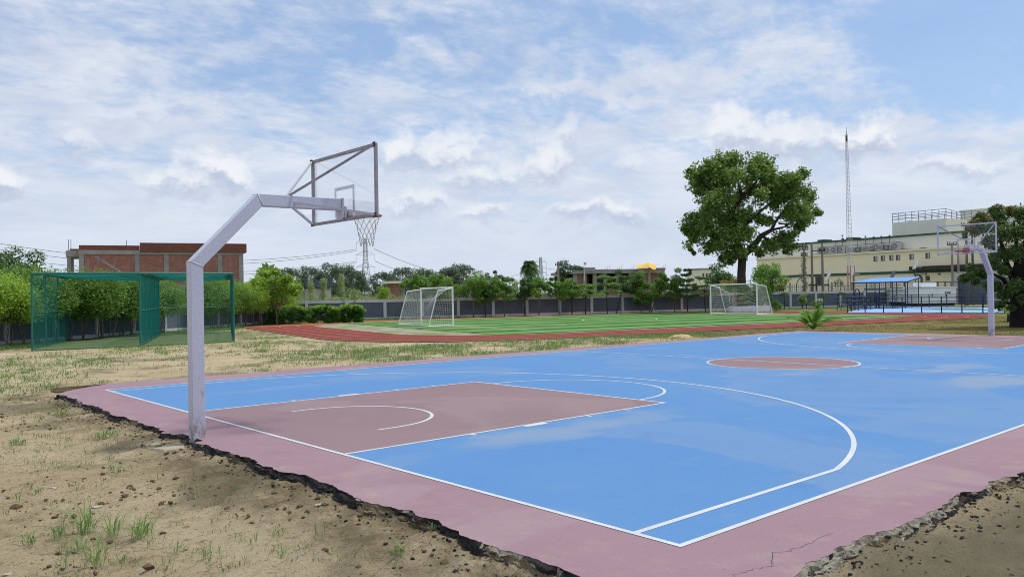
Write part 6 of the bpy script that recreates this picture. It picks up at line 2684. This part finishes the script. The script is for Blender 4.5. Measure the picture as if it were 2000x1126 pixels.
def big_tree():
    D = 75.0
    b = at(1449, 610, D)
    b = Vector((b.x, b.y, GZ))
    root = thing('big_tree', b, 'large spreading broadleaf tree towering over the far goal', 'tree')
    ORG[root] = b
    rng = np.random.default_rng(33)
    pts = [(1375, 330, 20), (1400, 320, 24), (1430, 313, 20), (1358, 350, 16), (1350, 335, 11), (1395, 350, 28), (1430, 340, 24), (1480, 316, 20), (1466, 330, 14), (1497, 335, 17), (1503, 313, 12), (1518, 350, 20), (1545, 350, 20),
           (1568, 342, 13), (1545, 375, 26), (1580, 390, 20), (1590, 412, 13), (1565, 405, 26), (1515, 385, 22), (1478, 378, 18), (1440, 380, 25), (1400, 385, 28), (1385, 412, 22), (1358, 440, 20), (1338, 445, 11), (1348, 462, 12),
           (1385, 445, 28), (1418, 425, 30), (1420, 462, 28), (1395, 474, 18), (1458, 420, 23), (1452, 452, 22), (1490, 425, 16), (1540, 420, 20), (1558, 438, 14), (1526, 470, 15), (1548, 472, 13), (1503, 480, 16), (1480, 490, 13),
           (1543, 492, 8), (1440, 488, 18), (1408, 497, 12), (1365, 375, 14), (1420, 508, 12), (1575, 430, 12), (1460, 350, 12), (1505, 365, 16), (1340, 480, 5), (1375, 482, 9)]
    pts = [(1460 + (a - 1460) * .96, 410 + (b_ - 410) * .965, r * 1.06) for a, b_, r in pts]
    cl = []
    for px, py, r in pts:
        q = ((px - 1462) / 130) ** 2 + ((py - 405) / 115) ** 2
        depth = max(0.15, 1 - q) ** .5 * 4.5
        for k in range(3 if r > 15 else 2):
            off = rng.uniform(-1, 1) * depth
            p = at(px + rng.normal() * 8, py + rng.normal() * 7, D + off)
            s = r / FOC * D * rng.uniform(.7, 1.0)
            cl.append((p.x, p.y, p.z, s, s, s * .85, 17 * r))
    crown_obj('crown', cl, .27, 'leaf_big', root, rng, aspect=.62, shell=.05)
    # drooping thin sprays at the crown's rim
    cl = []
    for px, py, r in pts:
        for k in range(7):
            p = at(px + float(np.clip(rng.normal(), -1.2, 1.2)) * r * .85, py + float(np.clip(rng.normal(), -1.2, 1.2)) * r * .8, D + rng.uniform(-2, 2))
            cl.append((p.x, p.y, p.z, .45, .45, .35, 22))
    crown_obj('leaf_sprays', cl, .26, 'leaf_big', root, rng, aspect=.55)
    m = MB()
    J = lambda px, py, dd=0: at(px, py, D + dd)
    fork = J(1450, 500)
    m.path([b - V3(0, 0, .1), J(1449, 575), J(1448, 535), fork], [.54, .43, .38, .36], 10)
    for path, r0, r1 in (([fork, J(1472, 480, -.3), J(1487, 460, -.6), J(1507, 449, -.8), J(1514, 434, -.8), J(1530, 412, -1)], .34, .08), ([fork, J(1437, 460, .3), J(1425, 420, .4), J(1420, 395, .2), J(1408, 350, 0)], .34, .07),
                         ([J(1425, 420, .4), J(1450, 385, -.3), J(1470, 365, -.6), J(1488, 340, -.6)], .17, .05), ([fork, J(1425, 480, -1), J(1395, 465, -1.5), J(1360, 450, -1.6)], .2, .05),
                         ([J(1487, 460, -.6), J(1510, 475, -1), J(1535, 480, -1)], .12, .04), ([J(1437, 460, .3), J(1465, 430, 1), J(1500, 400, 1.8), J(1545, 375, 2)], .2, .05),
                         ([J(1450, 385, -.3), J(1440, 350, -.8), J(1432, 322, -.8)], .1, .03), ([J(1420, 395, .2), J(1390, 375, -.6), J(1365, 350, -.8)], .12, .03), ([J(1507, 449, -.8), J(1535, 442, -1.4), J(1552, 428, -1.4)], .12, .03)):
        k = len(path)
        m.path(path, [r0 + (r1 - r0) * i / (k - 1) for i in range(k)], 7)
    for c in cl[::4]:
        p = V3(*c[:3])
        m.path([p.lerp(J(1445, 430), .35), p], [.05, .015], 4)
    m.build('trunk', 'bark', root, smooth=True)
    # shrubs round its foot, in the planter
    b2 = at(1475, 600, 74.1)
    b2 = Vector((b2.x, b2.y, GZ + .5))
    r2 = thing('planter_shrub', b2, 'leafy shrubs filling the white planter at the foot of the big tree', 'shrub')
    ORG[r2] = b2
    cl = []
    for k in range(46):
        px = rng.uniform(1446, 1505)
        py = rng.uniform(562, 594)
        p = at(px, py, 74.0 + rng.uniform(-.2, .6))
        cl.append((p.x, p.y, p.z, .34, .34, .36, 100))
    crown_obj('foliage', cl, .17, 'leaf_mid', r2, rng)
    cl = [(c[0], c[1], c[2] + .05, .3, .3, .3, 22) for c in cl[::2]]
    crown_obj('light_leaves', cl, .16, 'leaf_pale', r2, rng)
    m = MB()
    for c in cl[:8]:
        m.path([b2 - V3(0, 0, .6), V3(*c[:3])], [.04, .015], 5)
    m.build('stem', 'bark', r2)
    p = at(1425, 551, 84)
    b3 = Vector((p.x, p.y, GZ))
    r3 = thing('flowering_shrub', b3, 'shrub with orange yellow blossom over the wall, left of the big trunk', 'shrub')
    ORG[r3] = b3
    cl = [(at(rng.uniform(1412, 1442), 0, 84).x, 0, 0, .3, .3, .2, 60) for k in range(1)]
    cl = []
    for k in range(14):
        q = at(rng.uniform(1411, 1444), rng.uniform(547, 556), 84 + rng.uniform(-.4, .4))
        cl.append((q.x, q.y, q.z, .3, .3, .2, 40))
    MATS.get('leaf_orange') or leafmat('leaf_orange', (.30, .20, .03), (.50, .30, .04), .3)
    crown_obj('blossom', cl, .15, 'leaf_orange', r3, rng)
    cl = [(c[0], c[1], c[2] - .3, .4, .4, .35, 50) for c in cl]
    crown_obj('foliage', cl, .18, 'leaf_mid', r3, rng)
    m = MB()
    for c in cl[::3]:
        m.path([b3, V3(*c[:3])], [.04, .015], 5)
    m.build('stem', 'bark', r3)


big_tree()


def right_tree():
    D = 38.0
    b = gnd(1990, 638)
    root = thing('dark_tree', b, 'dark thick trunked tree at the right edge behind the far hoop', 'tree')
    ORG[root] = Vector(b)
    rng = np.random.default_rng(55)
    pts = [(1912, 430, 14), (1925, 445, 18), (1945, 415, 16), (1950, 435, 20), (1975, 415, 17), (1995, 420, 22), (2025, 430, 30), (1905, 450, 12), (1935, 470, 18), (1968, 455, 26), (2000, 455, 30), (2040, 470, 40),
           (1955, 495, 22), (1985, 495, 28), (2020, 510, 40), (1935, 505, 16), (1960, 530, 16), (1925, 535, 15), (1905, 535, 14), (1885, 541, 13), (1893, 520, 9), (1940, 560, 18), (1962, 575, 18), (1950, 595, 12), (1985, 555, 22),
           (1998, 590, 20), (2030, 560, 40), (2060, 520, 50), (2050, 440, 40), (1975, 600, 10), (1908, 552, 9), (1885, 462, 6), (2000, 408, 12)]
    cl = []
    for px, py, r in pts:
        for k in range(3 if r > 12 else 2):
            p = at(px + rng.normal() * 3, py + rng.normal() * 3, D + rng.uniform(-1, 1) * (1.9 if px > 1930 else 1.0))
            s = r / FOC * D * rng.uniform(.65, .95)
            cl.append((p.x, p.y, p.z, s, s, s * .8, 12 * r))
    crown_obj('crown', cl, .19, 'leaf_mango', root, rng, aspect=.30, droop=.8, shell=.3)
    cl = []
    for px, py, r in ((1905, 432, 14), (1920, 425, 14), (1935, 430, 15), (1893, 445, 10), (1950, 405, 11), (1945, 445, 13), (1970, 410, 10)):
        p = at(px, py, D - .6)
        s = r / FOC * D
        cl.append((p.x, p.y, p.z, s, s, s * .7, 130))
    crown_obj('young_leaves', cl, .17, 'leaf_mango_young', root, rng, aspect=.3, droop=.8)
    m = MB()
    J = lambda px, py, dd=0: at(px, py, D + dd)
    m.path([b - V3(0, 0, .15), b + V3(0, 0, .05), J(1990, 600), J(1989, 570), J(1990, 530), J(2000, 480)], [.46, .40, .36, .36, .30, .18], 10)
    for path, r0, r1 in (([J(1990, 585), J(1968, 560, -.2), J(1960, 545, -.3), J(1940, 535, -.5), J(1905, 540, -.7)], .15, .03), ([J(1989, 565), J(1972, 530, .2), J(1963, 505, .3), J(1955, 470, .2), J(1945, 430, 0)], .17, .04),
                         ([J(1990, 530), J(1983, 505), J(1985, 470, -.4), J(1980, 430, -.4)], .14, .03), ([J(2000, 480), J(2020, 440)], .16, .05), ([J(1989, 600), J(1965, 590, -.5), J(1952, 590, -.6)], .1, .03), ([J(1963, 505, .3), J(1935, 480, -.2), J(1915, 450, -.4)], .08, .02)):
        k = len(path)
        m.path(path, [r0 + (r1 - r0) * i / (k - 1) for i in range(k)], 8)
    m.build('trunk', 'bark_dark', root, smooth=True)
    # a neighbour off to the right, whose shade lies on the lawn
    big_round(Vector((40.0, -4.5, 0)), 6.2, 7.5, 1.6, 'leaf_mango', 7000, .26, 56, 'dark tree just beyond the right edge of the frame', 'shade_tree', clumps=30, rt=.3)


right_tree()


# ------------------------------------------------------------------ grass, clods, stones
def in_track(x, y):
    dx, dy = x - FC.x, y - FC.y
    e, n = dx * .977 - dy * .213, dx * .213 + dy * .977
    o = OUTER
    qx = np.maximum(np.maximum(o['e0'] + o['r'] - e, e - (o['e1'] - o['r'])), 0)
    qy = np.maximum(np.maximum(o['n0'] + o['r'] - n, n - (o['n1'] - o['r'])), 0)
    return (np.hypot(qx, qy) < o['r'] + .1) & (e > o['e0'] - .1) & (e < o['e1'] + .1) & (n > o['n0'] - .1) & (n < o['n1'] + .1)


def in_slab(x, y):
    return (x > -1.12) & (x < 28.6) & (y > -8.35) & (y < 8.78 - .028 * np.maximum(x, 0))


def in_cage(x, y):
    A, B = np.array([2.28, 26.49]), np.array([7.87, -1.03])
    k = np.array([3.98, 10.05])
    det = B[0] * k[1] - B[1] * k[0]
    px, py = x - A[0], y - A[1]
    u = (px * k[1] - py * k[0]) / det
    v = (B[0] * py - B[1] * px) / det
    return (u > -.02) & (u < 1.02) & (v > -.01) & (v < 1.02)


def beyond(x, y):
    a = (x - WC.x) * -LE.y + (y - WC.y) * LE.x        # left of the left wall
    b = (x - WC.x) * -WE.y + (y - WC.y) * WE.x
    return (a > -.3) | (b > -.3)


def blades(name, X, Y, nb, hgt, spread, wid, mat, rng, segs=2, lean=.5):
    n = len(X)
    x = np.repeat(X, nb) + rng.normal(size=n * nb) * spread
    y = np.repeat(Y, nb) + rng.normal(size=n * nb) * spread
    hh = np.repeat(hgt if hasattr(hgt, '__len__') else np.full(n, hgt), nb) * (.45 + .75 * rng.random(n * nb))
    z = ground_h(x, y) - .004
    a = rng.random(n * nb) * 6.283
    out = np.stack([np.cos(a), np.sin(a)], 1)
    ln = (lean * (.2 + rng.random(n * nb))) * hh
    w = wid * (.6 + .8 * rng.random(n * nb)) * .5
    s = np.stack([-np.sin(a), np.cos(a)], 1) * w[:, None]
    if segs == 1:
        V = np.zeros((n * nb, 3, 3))
        V[:, 0, :2] = np.stack([x, y], 1) - s
        V[:, 1, :2] = np.stack([x, y], 1) + s
        V[:, 2, :2] = np.stack([x, y], 1) + out * ln[:, None]
        V[:, :2, 2] = z[:, None]
        V[:, 2, 2] = z + hh
        return mesh_np(name, V.reshape(-1, 3), np.arange(n * nb * 3).reshape(-1, 3))
    V = np.zeros((n * nb, 4, 3))
    mid = np.stack([x, y], 1) + out * (ln * .35)[:, None]
    V[:, 0, :2] = np.stack([x, y], 1)
    V[:, 0, 2] = z
    V[:, 1, :2] = mid + s
    V[:, 1, 2] = z + hh * .55
    V[:, 2, :2] = np.stack([x, y], 1) + out * ln[:, None]
    V[:, 2, 2] = z + hh * (1 - .25 * lean)
    V[:, 3, :2] = mid - s
    V[:, 3, 2] = z + hh * .55
    return mesh_np(name, V.reshape(-1, 3), np.arange(n * nb * 4).reshape(-1, 4))


def scatter_grass():
    rng = np.random.default_rng(77)

    def field(n, x0, x1, y0, y1, thr, scale, gain=1.0):
        x = rng.uniform(x0, x1, n)
        y = rng.uniform(y0, y1, n)
        ok = ~(in_track(x, y) | in_slab(x, y) | in_cage(x, y) | beyond(x, y))
        d = fbm(x * scale + 31, y * scale + 7, 4)
        ok &= rng.random(n) < np.clip((d - thr) * 5 * gain, 0, 1)
        return x[ok], y[ok]
    # near bare ground: few fine tufts
    x, y = field(8000, -9, -1.0, -11, 16, .42, 1.0, .9)
    me = blades('sparse_grass', x, y, 7, .03 + .085 * rng.random(len(x)) ** 2, .028, .006, 'grass_blade', rng, 2, .7)
    props(link_mesh('sparse_grass', me, 'grass_blade'), 'fine sparse tufts of grass on the bare sandy ground', 'grass', kind='stuff')
    # middle distance in front of the cage
    x, y = field(26000, -12, 20, 8.6, 40, .40, .55, 1.0)
    me = blades('field_grass', x, y, 6, .05 + .13 * rng.random(len(x)) ** 2, .07, .016, 'grass_fresh', rng, 2, .75)
    props(link_mesh('field_grass', me, 'grass_fresh'), 'patchy grass between the court and the cricket cage', 'grass', kind='stuff')
    # strip between court and track
    x, y = field(5000, 8, 27, 8.6, 15, .40, .6, 1.0)
    me = blades('verge_grass', x, y, 6, .06 + .12 * rng.random(len(x)), .06, .016, 'grass_fresh', rng, 2, .7)
    props(link_mesh('verge_grass', me, 'grass_fresh'), 'weedy verge between the court edge and running track', 'grass', kind='stuff')
    # lush strip at the foot of the walls
    n = 16000
    s = rng.uniform(-4, 68, n)
    o = rng.random(n) ** 1.6 * 4.6 + .15
    x = WC.x + WE.x * s + WE.y * o
    y = WC.y + WE.y * s - WE.x * o
    ok = ~(in_track(x, y) | beyond(x, y)) & (rng.random(n) < np.where(s < 19, 1, .35))
    x, y, s = x[ok], y[ok], s[ok]
    me = blades('wall_foot_grass', x, y, 4, np.where(s < 19, .20, .10) * (.6 + .8 * rng.random(len(x))), .10, .03, 'grass_fresh', rng, 1, .5)
    props(link_mesh('wall_foot_grass', me, 'grass_fresh'), 'taller fresh grass along the foot of the pitch wall', 'grass', kind='stuff')
    n = 6000
    s = rng.uniform(0, 40, n)
    o = rng.random(n) * 2.6 + .15
    x = WC.x - LE.x * s + LE.y * o
    y = WC.y - LE.y * s - LE.x * o
    ok = ~(in_track(x, y) | in_cage(x, y) | beyond(x, y))
    x, y = x[ok], y[ok]
    me = blades('row_grass', x, y, 4, .10 + .12 * rng.random(len(x)), .08, .022, 'grass_fresh', rng, 1, .5)
    props(link_mesh('row_grass', me, 'grass_fresh'), 'grass under the tree row along the left wall', 'grass', kind='stuff')
    # lawn right of the court
    x, y = field(26000, 25, 62, -9, 14, .30, .3, 1.0)
    me = blades('lawn', x, y, 4, .03 + .04 * rng.random(len(x)), .10, .02, 'lawn_blade', rng, 1, .6)
    props(link_mesh('lawn', me, 'lawn_blade'), 'short olive lawn under the right hand tree', 'grass', kind='stuff')
    # the larger single clumps in the foreground: photo pixel of each foot, height (m), number of blades
    spots = [(112, 1053, .26, 24, 'tall thin leaved grass clump at the left of the foreground group'), (168, 1040, .34, 60, 'dense grass clump at the centre of the foreground group'), (222, 1050, .28, 44, 'grass clump between the dense one and the low spreading one'),
             (274, 1056, .22, 70, 'low spreading grass clump, darkest base, right of the foreground group'), (60, 1066, .16, 26, 'small faint grass clump at the far left of the group'), (190, 1112, .28, 30, 'tall grass clump nearest the frame bottom'),
             (155, 1075, .18, 26, 'low grass clump in front of the dense one'), (345, 1080, .15, 12, 'thin three bladed grass sprig right of the foreground group'), (125, 1120, .20, 9, 'wispy upright sprig at the bottom left'), (240, 1108, .20, 10, 'wispy upright sprig by the bottom of the frame'),
             (355, 960, .12, 14, 'small grass tuft on bare soil below the concrete footing'), (232, 930, .16, 14, 'upright tuft midway between group and post'), (225, 925, .13, 12, 'fine tuft next to the upright one'), (780, 1092, .14, 22, 'fresh tuft at the bottom beside the asphalt edge'),
             (550, 1092, .13, 12, 'fine tuft at the bottom left of the broken edge'), (400, 1096, .12, 16, 'low tuft at the bottom centre left'), (204, 858, .14, 40, 'wide tuft left of the post on bare soil'), (345, 838, .10, 60, 'dark mossy tuft growing against the slab beside the post'),
             (30, 872, .16, 34, 'upright tuft at the left edge of the frame'), (75, 966, .11, 22, 'flat leaved weed tuft at the left'), (20, 712, .20, 40, 'bright tuft by the left edge before the cage'), (320, 692, .18, 60, 'round grassy clump just in front of the cage mat'),
             (515, 688, .2, 60, 'long low grassy clump right of the near post'), (430, 682, .18, 44, 'grassy clump right behind the near post'), (945, 700, .25, 30, 'tall weed on the verge beside the court'), (120, 812, .13, 26, 'tuft beyond the slab corner at left'),
             (845, 1046, .10, 14, 'tiny sprig against the asphalt edge'), (660, 760, .0, 0, '')]
    for i, (px, py, h, n, lab) in enumerate(spots):
        if n == 0:
            continue
        b = gnd(px, py, GZ - .012)
        b.z = float(ground_h(b.x, b.y))
        r2 = np.random.default_rng(900 + i)
        far = (b - CAM_POS).dot(CAM_F)
        sp = .022 if far < 9 else .07
        me = blades('grass_clump', np.array([b.x]), np.array([b.y]), n, np.array([h]), sp if n < 50 else sp * 1.6, .008 if far < 9 else .02, 'grass_fresh', r2, 2, 1.15)
        me.transform(Matrix.Translation(-b))
        o = link_mesh('grass_clump', me, 'grass_fresh')
        o.location = b
        props(o, lab, 'grass clump', 'grass clumps on the bare ground')
    # clods of earth
    m = MB()
    cnt = 0
    while cnt < 5200:
        x, y = rng.uniform(-8, -1.0), rng.uniform(-11, 9)
        if cnt % 4 == 0:
            x, y = rng.uniform(-6.5, -1.0), rng.uniform(-9.5, -2)
        if fbm(np.array([x * .8 + 3]), np.array([y * .8]), 3)[0] < .40 + .12 * rng.random():
            continue
        r = .004 + .024 * rng.random() ** 5
        lump(m, (x, y, float(ground_h(x, y)) + r * .35), r, rng)
        cnt += 1
    for k in range(700):
        x, y = rng.uniform(-.8, 8), rng.uniform(-10.5, -8.35)
        r = .004 + .012 * rng.random() ** 3
        lump(m, (x, y, float(ground_h(x, y)) + r * .3), r, rng)
    props(m.build('earth_clods', 'clod'), 'small brown clods of earth scattered over the sand', 'clods', kind='stuff')
    # a few big clods and pale stones one can point at
    for px, py, r, mat, lab in ((290, 1118, .035, 'clod', 'pointed brown clod at the bottom edge right of the tall clump'), (30, 988, .045, 'clod', 'flat dark clod at the left edge, upper one'), (165, 934, .022, 'clod', 'dark clod pair left of the path of bare sand'),
                                (635, 1084, .03, 'clod', 'round brown clod near the bottom left of the asphalt edge'), (622, 978, .028, 'clod', 'brown clod lying beside the asphalt edge'), (567, 1000, .022, 'clod', 'brown clod halfway down the bare sand'),
                                (664, 1012, .022, 'clod', 'upright dark clod close to the asphalt edge'), (318, 1040, .022, 'clod', 'dark pointed clod right of the spreading grass clump'), (103, 951, .035, 'pale_stone', 'flat pale stone left of the grass group'),
                                (190, 988, .035, 'pale_stone', 'flat pale stone above the dense grass clump'), (622, 990, .05, 'pale_stone', 'flat grey stone beside the asphalt edge'), (14, 1118, .03, 'pale_stone', 'pale stone in the bottom left corner')):
        b = gnd(px, py)
        m = MB()
        lump(m, (b.x, b.y, float(ground_h(b.x, b.y)) + r * .2), r, rng, .75 if mat == 'clod' else .25)
        solo(m.build('earth_clod' if mat == 'clod' else 'flat_stone', mat), lab, 'clod' if mat == 'clod' else 'stone', 'larger clods on the sand' if mat == 'clod' else 'pale stones on the sand')
    # little heap of sand beside the court
    b = gnd(1331, 658)
    m = MB()
    vs, fs = [], []
    n = 14
    vs.append((b.x, b.y, GZ + .13))
    for k in range(2):
        for j in range(n):
            a = 6.283 * j / n
            r = (.28, .55)[k] * (1 + .15 * math.sin(3 * a))
            vs.append((b.x + r * 1.2 * math.cos(a), b.y + r * math.sin(a), GZ + (.10, -.03)[k]))
    fs += [(0, 1 + j, 1 + (j + 1) % n) for j in range(n)]
    fs += [(1 + j, 1 + n + j, 1 + n + (j + 1) % n, 1 + (j + 1) % n) for j in range(n)]
    m.add(vs, fs)
    solo(m.build('sand_heap', 'sand', smooth=True), 'small yellow heap of sand between court and track', 'sand heap')


scatter_grass()
